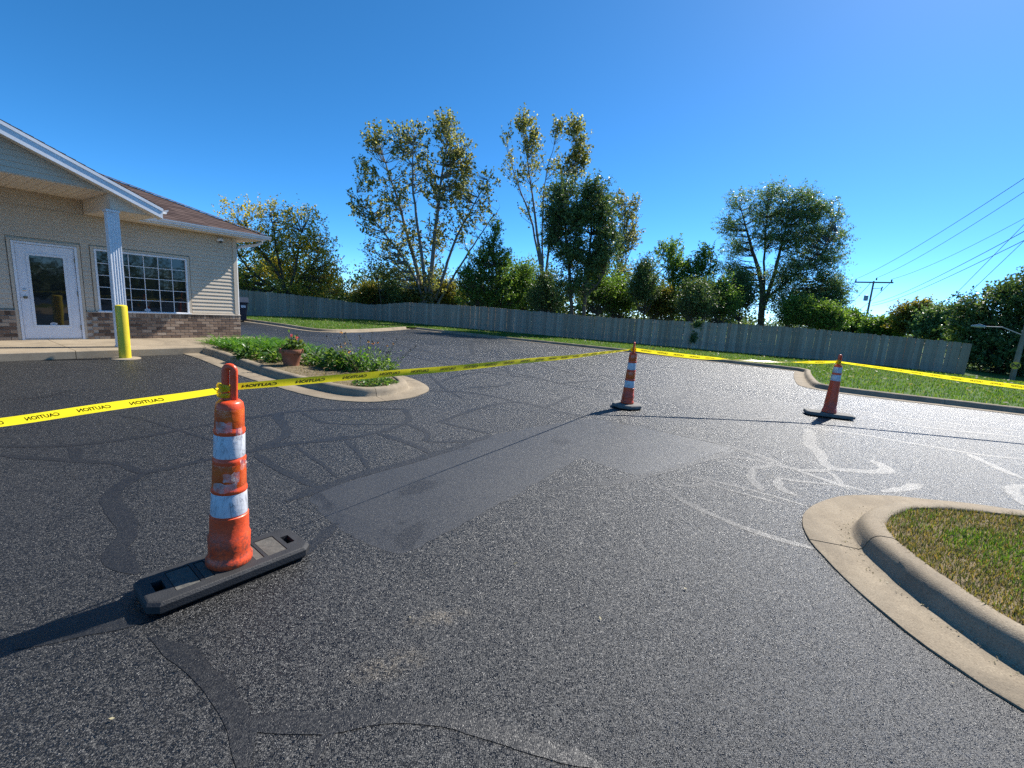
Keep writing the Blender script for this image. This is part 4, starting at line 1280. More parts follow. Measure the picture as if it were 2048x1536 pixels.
tree('locust_tree', 'spreading tree with thinning yellow green foliage beside the building corner', 40,
     [[(570, 650, .24), (566, 565, .18), (520, 500, .1), (480, 445, .04)], [(570, 600, .2), (590, 540, .12), (602, 465, .05)], [(570, 590, .15), (630, 520, .08), (655, 470, .03)], [(566, 590, .15), (500, 540, .1), (468, 490, .04)], [(568, 570, .12), (550, 480, .08), (540, 425, .03)]],
     [(482, 435, 38, 24, .45), (540, 432, 45, 26, .5), (605, 445, 45, 26, .55), (495, 490, 40, 36), (560, 490, 50, 40), (625, 500, 45, 38), (560, 545, 60, 32), (480, 560, 34, 36, 1.1), (625, 560, 45, 34, 1.2), (650, 540, 26, 32), (668, 578, 16, 18), (500, 590, 40, 22, 1.1), (590, 590, 50, 22, 1.2)],
     'autumn', size=.155, total=27000, cluster=30, spread=.34)
tree('poplar_tree', 'tallest multi stemmed poplar with a loose vase shaped crown', 43,
     [[(866, 650, .36), (862, 560, .30), (870, 470, .22), (877, 400, .16), (890, 310, .09), (902, 240, .03)], [(850, 640, .30), (838, 560, .26), (815, 470, .18), (790, 380, .12), (765, 310, .06), (752, 262, .02)],
      [(855, 610, .24), (845, 520, .2), (832, 430, .15), (824, 350, .09), (828, 275, .03)], [(870, 600, .24), (890, 540, .18), (915, 470, .13), (942, 420, .09), (970, 370, .04), (988, 345, .015)],
      [(872, 615, .2), (903, 560, .14), (938, 505, .1), (975, 450, .05), (1000, 415, .015)], [(850, 605, .2), (825, 545, .14), (780, 480, .1), (740, 430, .06), (713, 385, .02)]],
     [(750, 285, 22, 30, 1.2), (732, 355, 25, 36), (717, 415, 18, 26, 1.1), (762, 430, 32, 40, .8), (800, 290, 24, 38), (797, 380, 32, 50, .6), (832, 285, 22, 36, 1.1), (845, 350, 28, 46, .7), (893, 262, 25, 36, 1.5), (908, 320, 32, 42, 1.5), (880, 390, 32, 44, 1.0), (925, 385, 28, 40, 1.2), (938, 335, 12, 32, 1.2), (972, 372, 22, 30, .7),
      (962, 425, 30, 36, .6), (820, 480, 32, 40, .8), (872, 480, 26, 46, .9), (780, 500, 32, 34, .8), (925, 460, 30, 40, .6), (805, 550, 34, 28, .9), (862, 570, 34, 36, 1.0), (740, 455, 22, 20, .8)],
     'poplar', 'bark_pale', size=.18, total=25000, cluster=28, spread=.30, droop=.12, depth=.9, aspect=.85, twig=.03)
tree('poplar_tree', 'second poplar with bare slender stems and sparse leafy tops', 45,
     [[(1085, 650, .27), (1083, 540, .2), (1072, 450, .15), (1062, 370, .1), (1052, 300, .06), (1045, 240, .02)], [(1085, 560, .17), (1065, 450, .12), (1040, 380, .08), (1018, 310, .04), (1012, 262, .015)],
      [(1088, 600, .2), (1096, 510, .16), (1110, 440, .12), (1130, 370, .08), (1148, 300, .05), (1158, 252, .015)], [(1086, 540, .14), (1085, 440, .1), (1090, 360, .06), (1108, 290, .03), (1114, 252, .01)]],
     [(1048, 252, 18, 22, 2.2), (1060, 290, 18, 28, 1.8), (1014, 280, 10, 22, .8), (1020, 335, 16, 32, .5), (1050, 360, 22, 38, .6), (1075, 330, 16, 36, .5), (1114, 262, 15, 20, 1.3), (1150, 265, 20, 22, 1.8), (1160, 305, 16, 30, 1.8), (1140, 345, 20, 32, 1.2), (1110, 335, 18, 28, .6), (1092, 400, 30, 36, .35), (1163, 335, 12, 20, 1.4), (1055, 430, 20, 28, .35)],
     'poplar', 'bark_pale', size=.18, total=9000, cluster=26, spread=.30, droop=.05, depth=.8, aspect=.85, twig=.026)
tree('elm_tree', 'dark dense drooping tree standing in front of the second poplar', 34.5,
     [[(1150, 650, .2), (1140, 560, .16), (1132, 470, .12), (1130, 395, .05)], [(1168, 640, .2), (1172, 560, .16), (1182, 470, .1), (1190, 385, .04)], [(1166, 600, .12), (1200, 560, .08), (1222, 515, .03)]],
     [(1128, 385, 22, 22), (1120, 425, 24, 30), (1186, 378, 22, 18), (1192, 420, 32, 36), (1150, 440, 30, 34), (1205, 470, 26, 34), (1213, 505, 20, 24), (1140, 505, 28, 34), (1188, 525, 32, 30), (1112, 470, 16, 34), (1150, 570, 34, 34, .7)],
     'deep_green', size=.15, total=48000, cluster=40, spread=.36, droop=.5)
tree('poplar_tree', 'thin young poplar right of the dark elm', 46,
     [[(1225, 650, .15), (1232, 560, .1), (1245, 480, .06), (1254, 392, .015)], [(1234, 560, .08), (1262, 500, .04), (1276, 400, .012)]],
     [(1240, 408, 13, 22), (1255, 440, 18, 34), (1271, 408, 8, 16), (1245, 495, 16, 36), (1265, 475, 14, 28), (1240, 545, 20, 26)],
     'poplar', 'bark_pale', size=.16, total=6800, cluster=20, spread=.24, droop=.2, aspect=.8)
tree('cedar_tree', 'pointed dense green tree between the two poplars', 40,
     [[(985, 650, .17), (985, 560, .12), (990, 470, .05), (991, 445, .015)]],
     [(991, 462, 9, 18), (984, 492, 18, 20), (968, 525, 28, 24), (1002, 525, 22, 26), (945, 560, 32, 26), (1000, 565, 36, 30), (955, 600, 44, 30), (1010, 605, 38, 30)],
     'mid_green', size=.16, total=26000, cluster=34, spread=.28)
tree('maple_tree', 'rounded green tree left of the large feathery tree', 45,
     [[(1345, 655, .2), (1346, 560, .14), (1340, 505, .05)], [(1350, 600, .12), (1400, 550, .08), (1412, 515, .03)]],
     [(1338, 505, 24, 20), (1350, 540, 32, 26), (1410, 515, 18, 20), (1402, 545, 28, 26), (1370, 575, 44, 26), (1345, 610, 40, 26)],
     'mid_green', size=.17, total=18000, cluster=34, spread=.3)
tree('willow_tree', 'large round feathery blue green tree standing alone on the right', 50,
     [[(1522, 655, .44), (1525, 600, .36), (1520, 550, .26), (1505, 500, .18), (1490, 450, .1), (1478, 402, .03)], [(1528, 610, .3), (1545, 560, .22), (1560, 500, .16), (1575, 440, .1), (1580, 388, .03)],
      [(1530, 600, .2), (1565, 570, .14), (1610, 530, .1), (1650, 490, .05), (1672, 465, .02)], [(1528, 580, .16), (1530, 500, .12), (1535, 420, .05)], [(1580, 650, .2), (1576, 610, .16), (1592, 570, .1), (1635, 555, .04)]],
     [(1482, 405, 22, 20), (1466, 452, 22, 24), (1545, 392, 28, 18), (1600, 395, 28, 20), (1530, 430, 40, 30), (1590, 432, 45, 30), (1642, 425, 30, 24), (1676, 440, 14, 14), (1655, 475, 30, 30), (1600, 480, 45, 34), (1540, 478, 36, 28), (1482, 495, 26, 24), (1640, 520, 38, 30), (1590, 540, 38, 30), (1658, 560, 24, 24), (1622, 590, 40, 26), (1468, 540, 24, 22), (1560, 600, 34, 24, .6), (1652, 612, 26, 22, 1.3), (1600, 612, 44, 26, 1.2), (1662, 590, 24, 30, 1.2), (1565, 565, 36, 28, .8), (1500, 560, 26, 24, .8)],
     'feathery', size=.165, total=84000, cluster=44, spread=.42, droop=.35, aspect=.42)
tree('walnut_tree', 'dark broad tree behind the pole at the right edge', 60,
     [[(1995, 760, .4), (1995, 690, .32), (1985, 640, .2), (1965, 600, .06)], [(2000, 720, .3), (2030, 650, .2), (2060, 590, .08)]],
     [(1955, 618, 30, 26), (2005, 598, 34, 26), (2062, 590, 44, 40), (1945, 655, 34, 32), (2000, 650, 44, 40), (2065, 660, 52, 50), (1968, 700, 38, 36), (2022, 710, 50, 36), (2100, 620, 50, 70), (1935, 690, 22, 30), (1985, 740, 60, 22), (2080, 735, 60, 30)],
     'deep_green', size=.26, total=42000, cluster=36, spread=.5, droop=.2)
for i, (u, v, ru, rv, mt, lab) in enumerate((
        (1695, 650, 34, 20, 'mid_green', 'distant low green tree left of the wooden utility pole'), (1765, 662, 30, 15, 'mid_green', 'distant low tree just right of the wooden utility pole'),
        (1832, 640, 34, 26, 'yellowing', 'distant yellowing tree half way between utility pole and fence end'), (1876, 652, 34, 28, 'feathery', 'distant grey green tree above the right end of the fence'))):
    tree('distant_tree', lab, 92 - 4 * i, [[(u, 690, .3), (u + 2, v + 5, .2), (u - 4, v - rv * .7, .06)], [(u, v + rv * .6, .16), (u + ru * .5, v - rv * .3, .05)]],
         [(u, v, ru, rv), (u - ru * .5, v + rv * .5, ru * .6, rv * .7), (u + ru * .55, v + rv * .45, ru * .6, rv * .7), (u + ru * .1, v - rv * .55, ru * .5, rv * .5)], mt, size=.30, total=15000, cluster=30, spread=.6, group='distant trees beyond the right end of the fence')
tree('sapling', 'thin sparse sapling above the dip in the fence', 42, [[(765, 655, .06), (756, 560, .04), (735, 490, .012)], [(758, 580, .03), (775, 530, .01)]],
     [(738, 503, 12, 20), (752, 545, 20, 22), (770, 560, 18, 22)], 'yellowing', size=.15, total=1500, cluster=12, spread=.25)
shrubs = [(742, 600, 34, 22, 'yellowing', 'yellow green shrub at the dip of the fence'), (786, 597, 28, 22, 'deep_green', 'dark shrub just right of the fence dip'), (838, 600, 30, 24, 'yellowing', 'yellow leaved shrub left of the tall poplar trunk'),
          (898, 598, 32, 26, 'yellowing', 'yellow leaved shrub right of the tall poplar trunk'), (1048, 575, 30, 46, 'mid_green', 'green shrub at the foot of the second poplar'), (1092, 592, 28, 42, 'deep_green', 'dark shrub below the dense elm'),
          (1195, 580, 34, 44, 'mid_green', 'bright green shrub below the right side of the elm'), (1236, 600, 28, 36, 'mid_green', 'light green shrub behind the middle cone'), (1288, 570, 24, 44, 'deep_green', 'dark narrow shrub right of the young poplar'),
          (1322, 612, 30, 30, 'yellowing', 'yellowish shrub below the maple'), (1392, 608, 30, 36, 'deep_green', 'dark green shrub right of the maple'), (1440, 606, 28, 40, 'mid_green', 'green shrub left of the willow trunk'),
          (1478, 590, 24, 40, 'deep_green', 'dark slim shrub touching the willow crown'), (1600, 632, 38, 22, 'mid_green', 'low green shrub right of the willow trunk'), (1652, 644, 30, 20, 'mid_green', 'low pale shrub at the right foot of the willow')]
for i, (u, v, ru, rv, mt, lab) in enumerate(shrubs):
    d = 44 if u < 900 or u > 1450 else 38.5 + (i * 37 % 5) * .9
    tree('shrub', lab, d, [[(u, 660, .07), (u + 3, v, .05), (u - 4, v - rv * .7, .015)], [(u, v + rv * .5, .05), (u - ru * .5, v - rv * .2, .012)], [(u, v + rv * .5, .05), (u + ru * .5, v - rv * .3, .012)]],
         [(u, v, ru * .8, rv * .8), (u - ru * .45, v + rv * .4, ru * .6, rv * .6), (u + ru * .45, v + rv * .35, ru * .6, rv * .6), (u + ru * .1, v - rv * .6, ru * .45, rv * .4), (u - ru * .3, v - rv * .4, ru * .35, rv * .4)], mt, size=.14, total=14000, cluster=26, spread=.42, cat='shrub')
# a distant wood that closes the view behind the trees and another across the road
def wood_mass(name, label, pts, h, n, leaf, size, width):
    c = resample(catmull(pts, 4), .5)
    k = RNG.integers(0, len(c), n // 30)
    sub = np.column_stack([c[k], gz(c[k][:, 0], c[k][:, 1])]) + np.column_stack([RNG.normal(0, width, len(k)), RNG.normal(0, width, len(k)), RNG.uniform(0, 1, len(k)) ** .8 * (h * (.7 + .3 * np.sin(k * .23) + .22 * np.sin(k * .71)))])
    L = (sub[:, None, :] + RNG.normal(size=(len(sub), 30, 3)) * size * 1.6).reshape(-1, 3)
    V = leaf_quads(L, size)
    tag(link(name, np_mesh(name, V, np.arange(len(V)).reshape(-1, 4)), M[leaf]), label, 'wood', kind='stuff')
wood_mass('far_wood', 'low distant wood showing between the trunks behind the fence', [(-45, 52), (-20, 54), (5, 54), (26, 52)], 6.5, 66000, 'deep_green', .34, 1.6)
wood_mass('far_wood', 'hazy tree line beyond the utility pole', [(52, 112), (85, 104), (118, 88)], 3.6, 26000, 'deep_green', .45, 2.5)
wood_mass('far_wood', 'dark wood across the road mirrored in the windows', [(62, 16), (66, -8), (64, -34), (52, -60)], 6.2, 30000, 'deep_green', .6, 2.5)
# ivy on the fence
for (u, v, ru, rv, lab) in ((1388, 676, 9, 11, 'lower dark clump of ivy growing on the fence'), (1396, 648, 11, 8, 'upper dark wisp of ivy hanging over the fence')):
    q = ray(u, v)
    a, b = knots[1], knots[2]; d = (b - a); nb = np.array([-d[1], d[0]])
    t = ((a - CAM[:2]) @ nb) / (q[:2] @ nb); cpt = CAM + q * t
    k = px_scale(cpt); n = 260
    L = cpt + RNG.normal(size=(n, 3)) * np.array([ru * k * .5, .03, rv * k * .5]) + np.append(-nb / np.linalg.norm(nb) * .07, 0)
    tag(link('ivy', np_mesh('ivy', leaf_quads(L, .13), np.arange(4 * n).reshape(-1, 4)), M['deep_green']), lab, 'ivy')

# ================================================================== POLES AND WIRES
UD = 100
ub = far(1727, 664, UD); ut = far(1747.5, 562, UD)
def utility_pole(name, label, bx, by, top, zb):
    r = empty(name, (bx, by, zb)); tag(r, label, 'utility pole', 'wooden utility poles')
    MB().lathe([(.19, -1), (.17, (top - zb) * .5), (.13, top - zb)], 10).build('pole', M['pole_wood'], r, smooth=True)
    vw = math.atan2(bx, by)
    ar = empty('crossarm', (0, 0, top - zb - .25), -vw, r)
    MB().box(-2.65, 2.65, -.22, -.08, -.12, .12).build('arm', M['pole_wood'], ar)
    for x in (-2.5, .3, 2.35):
        MB().lathe([(.05, 0), (.12, .08), (.09, .2), (.13, .26), (.06, .42)], 8, (x, -.15, .12 if x != .3 else .35)).build('insulator', M['wire'], ar)
    MB().lathe([(.05, 0), (.33, .04), (.33, .85), (.28, .95), (.08, 1.0)], 12, (-.62, -.2, -3.2)).build('transformer', M['pole_metal'], ar, smooth=True)
    MB().tube([(0, -.1, -1.1), (.7, -.2, -1.0), (1.2, -.2, -.95)], .05, 5).tube([(1.2, -.2, -1.4), (1.3, -.2, -.7)], .1, 5).build('cutout_bracket', M['wire'], ar)
    return r
utility_pole('utility_pole', 'leaning wooden utility pole with crossarm and transformer beyond the fence', ub[0], ub[1], ut[2], float(gz(ub[0], ub[1])) - 1)
rightv = np.array([math.cos(math.atan2(ub[0], ub[1])), -math.sin(math.atan2(ub[0], ub[1])), 0])
def att(x, dz): return np.array([ub[0], ub[1], ut[2]]) + rightv * x + np.array([0, 0, dz])
spans = [(att(-2.5, .35), (2048, 357), 'uppermost black power line crossing the sky on the right'), (att(.3, .55), (2048, 384), 'second black power line from the top on the right'), (att(2.35, .35), (2048, 437), 'third black power line from the top on the right'),
         (att(.4, -3.8), (2048, 463), 'fourth power line from the top, leaving the pole below the transformer'), (att(.4, -4.2), (2048, 481), 'lowest sagging cable leaving the utility pole to the right')]
ends = []
for A, (u, v), lab in spans:
    q = ray(u, v); B = CAM + q * ((A[2] - EYE - .15) / q[2])
    E2 = A + (B - A) * 1.35
    ends.append(E2)
    n = 26; t = np.linspace(0, 1, n)
    sagv = .9
    P = A + (E2 - A) * t[:, None]; P[:, 2] += -sagv * 4 * t * (1 - t) + sagv * 4 * (1 / 1.35) * (1 - 1 / 1.35) * t * 1.35
    tag(MB().tube(P, list(.034 - .02 * t), 4).build('power_line', M['wire']), lab, 'power line', 'power lines')
for A, (u, v, dd), lab in ((att(-2.5, .1), (1662, 622, 170), 'left most thin wire falling from the crossarm'), (att(-.4, -.3), (1660, 634, 170), 'middle thin wire falling left from the crossarm'), (att(2.4, .0), (1690, 632, 170), 'right thin wire crossing behind the pole')):
    B = far(u, v, dd); t = np.linspace(0, 1, 14); P = A + (B - A) * t[:, None]; P[:, 2] -= 1.2 * 4 * t * (1 - t)
    tag(MB().tube(P, .04, 4).build('power_line', M['wire']), lab, 'power line', 'power lines')
for (u0, v0, d0), (u1, v1, d1), lab in (((1868, 632, 95), (2130, 366, 50), 'left of the two straight guy cables rising to the right edge'), ((1890, 632, 95), (2130, 404, 50), 'right of the two straight guy cables rising to the right edge')):
    tag(MB().tube([far(u0, v0, d0), far(u1, v1, d1)], [.035, .018], 4).build('cable', M['wire']), lab, 'power line', 'guy cables')
m = np.mean(ends[:3], axis=0)
utility_pole('utility_pole', 'second wooden utility pole near the road on the right', m[0], m[1], m[2] - .4, float(gz(m[0], m[1])))

# lamp pole with warning sign
lb = far(2024, 757, 49)
lz = float(gz(lb[0], lb[1]))
lp = empty('street_lamp', (lb[0], lb[1], lz)); tag(lp, 'grey street lamp pole with a long mast arm at the right edge', 'street lamp')
lt = far(2050, 645, 49)
MB().lathe([(.16, 0), (.15, (lt[2] - lz) * .5), (.11, lt[2] - lz)], 10).build('pole', M['pole_wood'], lp, smooth=True)
arm_end = far(1968, 653, 49) - np.array([lb[0], lb[1], lz])
arm_root = far(2044, 671, 49) - np.array([lb[0], lb[1], lz]); arm_root[:2] = 0
MB().tube([arm_root, arm_root * .45 + arm_end * .55 + (0, 0, .25), arm_end], .035, 6).build('mast_arm', M['pole_metal'], lp)
dv_ = arm_end[:2] / np.linalg.norm(arm_end[:2])
hd = MB(); hd.tube([arm_end - np.array([*dv_ * .1, 0]), arm_end + np.array([*dv_ * .25, .03]), arm_end + np.array([*dv_ * .7, .0])], [.07, .15, .06], 8); hd.build('lamp_head', M['pole_metal'], lp, smooth=True)
sc = far(2031, 731, 48.6)
sg = empty('railroad_sign', (sc[0], sc[1], sc[2]), -math.atan2(sc[0], sc[1])); tag(sg, 'round yellow railroad crossing sign with black X on the lamp pole', 'sign')
rs = 7.2 * px_scale(sc)
disc_y(MB(), 0, 0, [(rs, -.02), (rs, .0)], 28).build('plate', M['sign_yellow'], sg)
for a in (.72, -.72):
    w = rs * .11; L = rs * .93; ca, sa = math.cos(a), math.sin(a)
    y = -.024 if a > 0 else -.028
    MB().add([(ca * L - sa * -w, y, sa * L + ca * -w), (ca * L - sa * w, y, sa * L + ca * w), (-ca * L - sa * w, y, -sa * L + ca * w), (-ca * L - sa * -w, y, -sa * L + ca * -w)], [(0, 1, 2, 3)]).build('cross_stroke', M['ink'], sg)
disc = MB(); disc_y(disc, 0, 0, [(rs * .99, -.0215), (rs * .99, -.0225)], 28)
def text_mesh(txt, size=1.0, bold=.0):
    cu = bpy.data.curves.new('lettering', 'FONT'); cu.body = txt; cu.size = size; cu.align_x = 'CENTER'; cu.align_y = 'CENTER'; cu.offset = bold; cu.resolution_u = 3
    o = bpy.data.objects.new('lettering', cu); COL.objects.link(o)
    dg = bpy.context.evaluated_depsgraph_get()
    me = bpy.data.meshes.new_from_object(o.evaluated_get(dg))
    bpy.data.objects.remove(o); bpy.data.curves.remove(cu)
    return me
for x in (-.58, .58):
    me = text_mesh('R', rs * .85, .012)
    o = link('letter', me, M['ink'], sg); o.rotation_euler = (math.pi / 2, 0, 0); o.location = (x * rs, -.024, 0)
MB().box(-.04, .04, .0, .08, -1.5, -.1).build('bracket', M['pole_wood'], sg)

# waste bin behind the building
bp_ = gp(464, 642)
bn = empty('waste_bin', tuple(bp_), 0.55); tag(bn, 'dark navy wheeled refuse container with sloped lid behind the building corner', 'waste bin')
b = MB(); b.add([(-.75, -.55, .12), (.75, -.55, .12), (.75, .5, .12), (-.75, .5, .12), (-.85, -.68, 1.12), (.85, -.68, 1.12), (.85, .6, 1.36), (-.85, .6, 1.36)], [(0, 3, 2, 1), (0, 1, 5, 4), (1, 2, 6, 5), (2, 3, 7, 6), (3, 0, 4, 7), (4, 5, 6, 7)])
b.build('body', M['bin_blue'], bn, bevel=.02)
MB().add([(-.9, -.75, 1.13), (.9, -.75, 1.13), (.9, .66, 1.40), (-.9, .66, 1.40), (-.9, -.75, 1.19), (.9, -.75, 1.19), (.9, .66, 1.46), (-.9, .66, 1.46)], [(0, 3, 2, 1), (4, 5, 6, 7), (0, 1, 5, 4), (1, 2, 6, 5), (2, 3, 7, 6), (3, 0, 4, 7)]).build('lid', M['bin_blue'], bn, bevel=.01)
MB().box(.5, .74, -.70, -.664, .86, 1.0).build('label_plate', M['sticker'], bn)
for x in (-.6, .6):
    for y in (-.4, .35): 
        w = MB(); w.tube([(x - .03, y, .075), (x + .03, y, .075)], .075, 12); w.build('wheel', M['rubber'], bn)

# ================================================================== BOLLARD
bb = gp(251, 717)
bo = empty('bollard', tuple(bb)); tag(bo, 'yellow painted steel bollard in front of the white porch post', 'bollard')
MB().lathe([(.098, -.05), (.098, 1.055), (.094, 1.075), (.08, 1.088), (.045, 1.095), (.008, 1.097)], 32).build('pipe', M['bollard'], bo, smooth=True)
cw = MB(); cw.lathe([(.25, -.05), (.25, .008), (.24, .014), (.10, .018)], 28)
cw.build('concrete_footing', M['concrete_walk'], bo, smooth=True)

# ================================================================== CHANNELIZER CONES
def lathe_band(prof, seg=40, wob=0.0, phase=0.0):
    V = []; Fs = []
    for i, (r, z) in enumerate(prof):
        for k in range(seg):
            a = 2 * math.pi * k / seg
            rr = r * (1 + wob * math.sin(3 * a + phase + z * 9) + wob * .6 * math.sin(5 * a - z * 14))
            V.append((rr * math.cos(a), rr * math.sin(a), z))
    for i in range(len(prof) - 1):
        for k in range(seg): Fs.append((i * seg + k, i * seg + (k + 1) % seg, (i + 1) * seg + (k + 1) % seg, (i + 1) * seg + k))
    m = MB(); m.add(V, Fs); return m

def rubber_base(par, L, W, h, mat, kind):
    ch = min(L, W) * .13
    def ring(l, w, c, z): return [(l / 2 - c, -w / 2, z), (l / 2, -w / 2 + c, z), (l / 2, w / 2 - c, z), (l / 2 - c, w / 2, z), (-l / 2 + c, w / 2, z), (-l / 2, w / 2 - c, z), (-l / 2, -w / 2 + c, z), (-l / 2 + c, -w / 2, z)]
    if kind == 'octagon': ch = W * .28
    rings = [ring(L - .02, W - .02, ch, .006), ring(L, W, ch, .018), ring(L, W, ch, h - .016), ring(L - .018, W - .018, ch, h - .003), ring(L - .03, W - .03, ch, h)]
    mb = MB(); V = [p for r in rings for p in r]; Fs = []
    for i in range(len(rings) - 1):
        for k in range(8): Fs.append((i * 8 + k, i * 8 + (k + 1) % 8, (i + 1) * 8 + (k + 1) % 8, (i + 1) * 8 + k))
    Fs += [tuple(range(7, -1, -1)), tuple(32 + k for k in range(8))]
    mb.add(V, Fs)
    o = mb.build('rubber_base', mat, par)
    cuts = []
    def cutter(x0, x1, y0, y1, depth):
        c = MB().box(x0, x1, y0, y1, h - depth, h + .05).build('cutter', None); c.parent = par; cuts.append(c)
    pads = []
    if kind == 'plain': pass
    if kind == 'long':
        for sg_ in (1, -1):
            cutter(*sorted((sg_ * (L / 2 - .055), sg_ * (L / 2 - .10))), -.05, .05, .06)
            a = sorted((sg_ * (L / 2 - .125), sg_ * (L / 2 - .235))); cutter(*a, -.105, .105, .007); pads.append((*a, -.105, .105))
            a = sorted((sg_ * (L / 2 - .252), sg_ * (L / 2 - .30))); cutter(*a, -.10, .10, .007); pads.append((*a, -.10, .10))
    for c in cuts:
        bl = o.modifiers.new('cut', 'BOOLEAN'); bl.operation = 'DIFFERENCE'; bl.object = c; bl.solver = 'EXACT'
    if cuts:
        bpy.context.view_layer.update()
        dg = bpy.context.evaluated_depsgraph_get()
        me = bpy.data.meshes.new_from_object(o.evaluated_get(dg))
        o.modifiers.clear(); o.data = me
        for c in cuts: bpy.data.objects.remove(c)
    for a, b_, c, d in pads:
        MB().box(a + .004, b_ - .004, c + .004, d - .004, h - .0095, h - .003).build('wear_pad', M['rubber_pad'], par)
    return o

def handle(par, z0, z1, w, mat, yaw):
    """grab loop: a flattened ring standing on the shoulder"""
    hw = w / 2 - .012
    path = [(-hw, 0, z0)] + [(-hw, 0, z0 + (z1 - z0) * t) for t in (.25, .5, .7)]
    zc = z1 - hw - .012
    path += [(-hw * math.cos(a), 0, zc + hw * math.sin(a)) for a in np.linspace(0, math.pi, 9)]
    path += [(hw, 0, z0 + (z1 - z0) * t) for t in (.7, .5, .25)] + [(hw, 0, z0)]
    mb = MB(); mb.tube(path, .0150, 8, sx=1.3, up=(0.001, 1, 0))
    mb.tube([(-hw * .9, 0, z0 + .01), (hw * .9, 0, z0 + .01)], .02, 8)
    o = mb.build('handle', mat, par, smooth=True, sharp=60); o.rotation_euler = (0, 0, yaw)
    return o

def cone(label, P, H, style, base_yaw, L, W, lean=(0, 0), basemat='rubber', kind='long', hyaw=0.3):
    r = empty('channelizer_cone', (P[0], P[1], float(gz(P[0], P[1])) + .011), 0)
    tag(r, label, 'traffic cone', 'orange channelizer cones')
    bs = empty('base', (0, 0, 0), base_yaw, r)
    rubber_base(bs, L, W, .07, M[basemat], kind)
    top = empty('stem', (0, 0, .068), 0, r); top.rotation_euler = (lean[0], lean[1], 0)
    k = (H - .068) / 1.132
    Z = lambda z: (z - .068) * k
    if style == 'stepped':
        body = [(.108, Z(.07)), (.114, Z(.078)), (.114, Z(.105)), (.106, Z(.118)), (.101, Z(.135)), (.102, Z(.16)), (.1035, Z(.235)), (.0955, Z(.25)), (.094, Z(.33)), (.0935, Z(.362)), (.088, Z(.366)), (.083, Z(.50)), (.0865, Z(.505)), (.0855, Z(.52)), (.081, Z(.53)), (.0775, Z(.665)), (.0785, Z(.675)), (.0785, Z(.69)), (.073, Z(.695)), (.071, Z(.83)), (.074, Z(.836)), (.074, Z(.85)), (.0685, Z(.86)), (.0665, Z(.97)), (.062, Z(.995)), (.050, Z(1.008)), (.030, Z(1.012))]
        lathe_band(body, 40, .006, P[0]).build('body', M['orange'], top, smooth=True, sharp=50)
        bands = ((.372, .498, .0895, .0845, 'band'), (.70, .826, .0748, .0728, 'band'), (.535, .662, .0822, .0790, 'old_sheeting'), (.865, .968, .0698, .0678, 'old_sheeting'))
        for z0, z1, ra, rb, mt in bands:
            lathe_band([(ra - .001, Z(z0)), (ra, Z(z0 + .004)), ((ra + rb) / 2, Z((z0 + z1) / 2)), (rb, Z(z1 - .004)), (rb - .001, Z(z1))], 40, .006, P[0]).build('reflective_band' if mt == 'band' else 'orange_sheeting', M[mt], top, smooth=True)
        sh_z = Z(1.0)
    else:
        body = [(.105, Z(.07)), (.118, Z(.08)), (.116, Z(.12)), (.103, Z(.14)), (.098, Z(.30)), (.088, Z(.5)), (.078, Z(.69)), (.066, Z(.97)), (.058, Z(.995)), (.046, Z(1.008)), (.03, Z(1.012))]
        lathe_band(body, 40, .005, P[0]).build('body', M['orange'], top, smooth=True, sharp=50)
        for z0, z1 in ((.70, .815), (.855, .965)):
            ra, rb = np.interp(z0, (.69, .97), (.0795, .0675)), np.interp(z1, (.69, .97), (.0795, .0675))
            lathe_band([(ra - .001, Z(z0)), (ra, Z(z0 + .004)), (rb, Z(z1 - .004)), (rb - .001, Z(z1))], 40, .005, P[0]).build('reflective_band', M['band'], top, smooth=True)
        sh_z = Z(1.0)
    handle(top, sh_z, Z(1.2), .066, M['orange'], hyaw)
    return r, top, Z

fp, mp_, rp = gp(460, 1146), gp(1253, 815), gp(1656, 833)
c1, top1, Zf = cone('nearest orange cone with torn white bands on a black rubber base', fp, 1.20, 'stepped', math.pi / 2 - R(38), .80, .335, lean=(.0, .046), hyaw=.15)
# torn strips of clear tape on the nearest cone
for (zc, ang, w, h, out) in ((.875, -1.35, .075, .055, .006), (.60, -.9, .07, .05, .012), (.545, -1.25, .11, .05, .010), (.67, -.25, .035, .05, .02), (.84, -.45, .03, .06, .012)):
    V = []; n = 7; rr = .0755 if zc > .7 else .084
    for j in range(3):
        for i in range(n):
            a = ang + (i / (n - 1) - .5) * w / rr
            q = rr + out * RNG.uniform(.1, 1.0)
            V.append((q * math.cos(a), q * math.sin(a), Zf(zc + (j - 1) * h / 2 * (1 + .3 * RNG.uniform(-1, 1)))))
    Fs = [(j * n + i, j * n + i + 1, (j + 1) * n + i + 1, (j + 1) * n + i) for j in range(2) for i in range(n - 1)]
    MB().add(V, Fs).build('tape_scrap', M['clear_tape'], top1, smooth=True)
cone('middle orange cone with two white bands on a square grey base', mp_, 1.15, 'stepped', R(28), .50, .48, lean=(0, .012), basemat='rubber_grey', kind='octagon', hyaw=1.15)
cone('right orange cone with white bands near its top on a long flat base', rp, 1.15, 'smooth', math.atan2(*(gp(1707, 840) - gp(1610, 828))[1::-1]), .76, .34, lean=(0, .01), basemat='rubber_grey', kind='plain', hyaw=.1)

# ================================================================== BARRICADE TAPE
letters = text_mesh('CAUTION', .042, .0010)
LV = np.array([tuple(v.co) for v in letters.vertices])
LF = [tuple(p.vertices) for p in letters.polygons]
LW = LV[:, 0].max() - LV[:, 0].min()

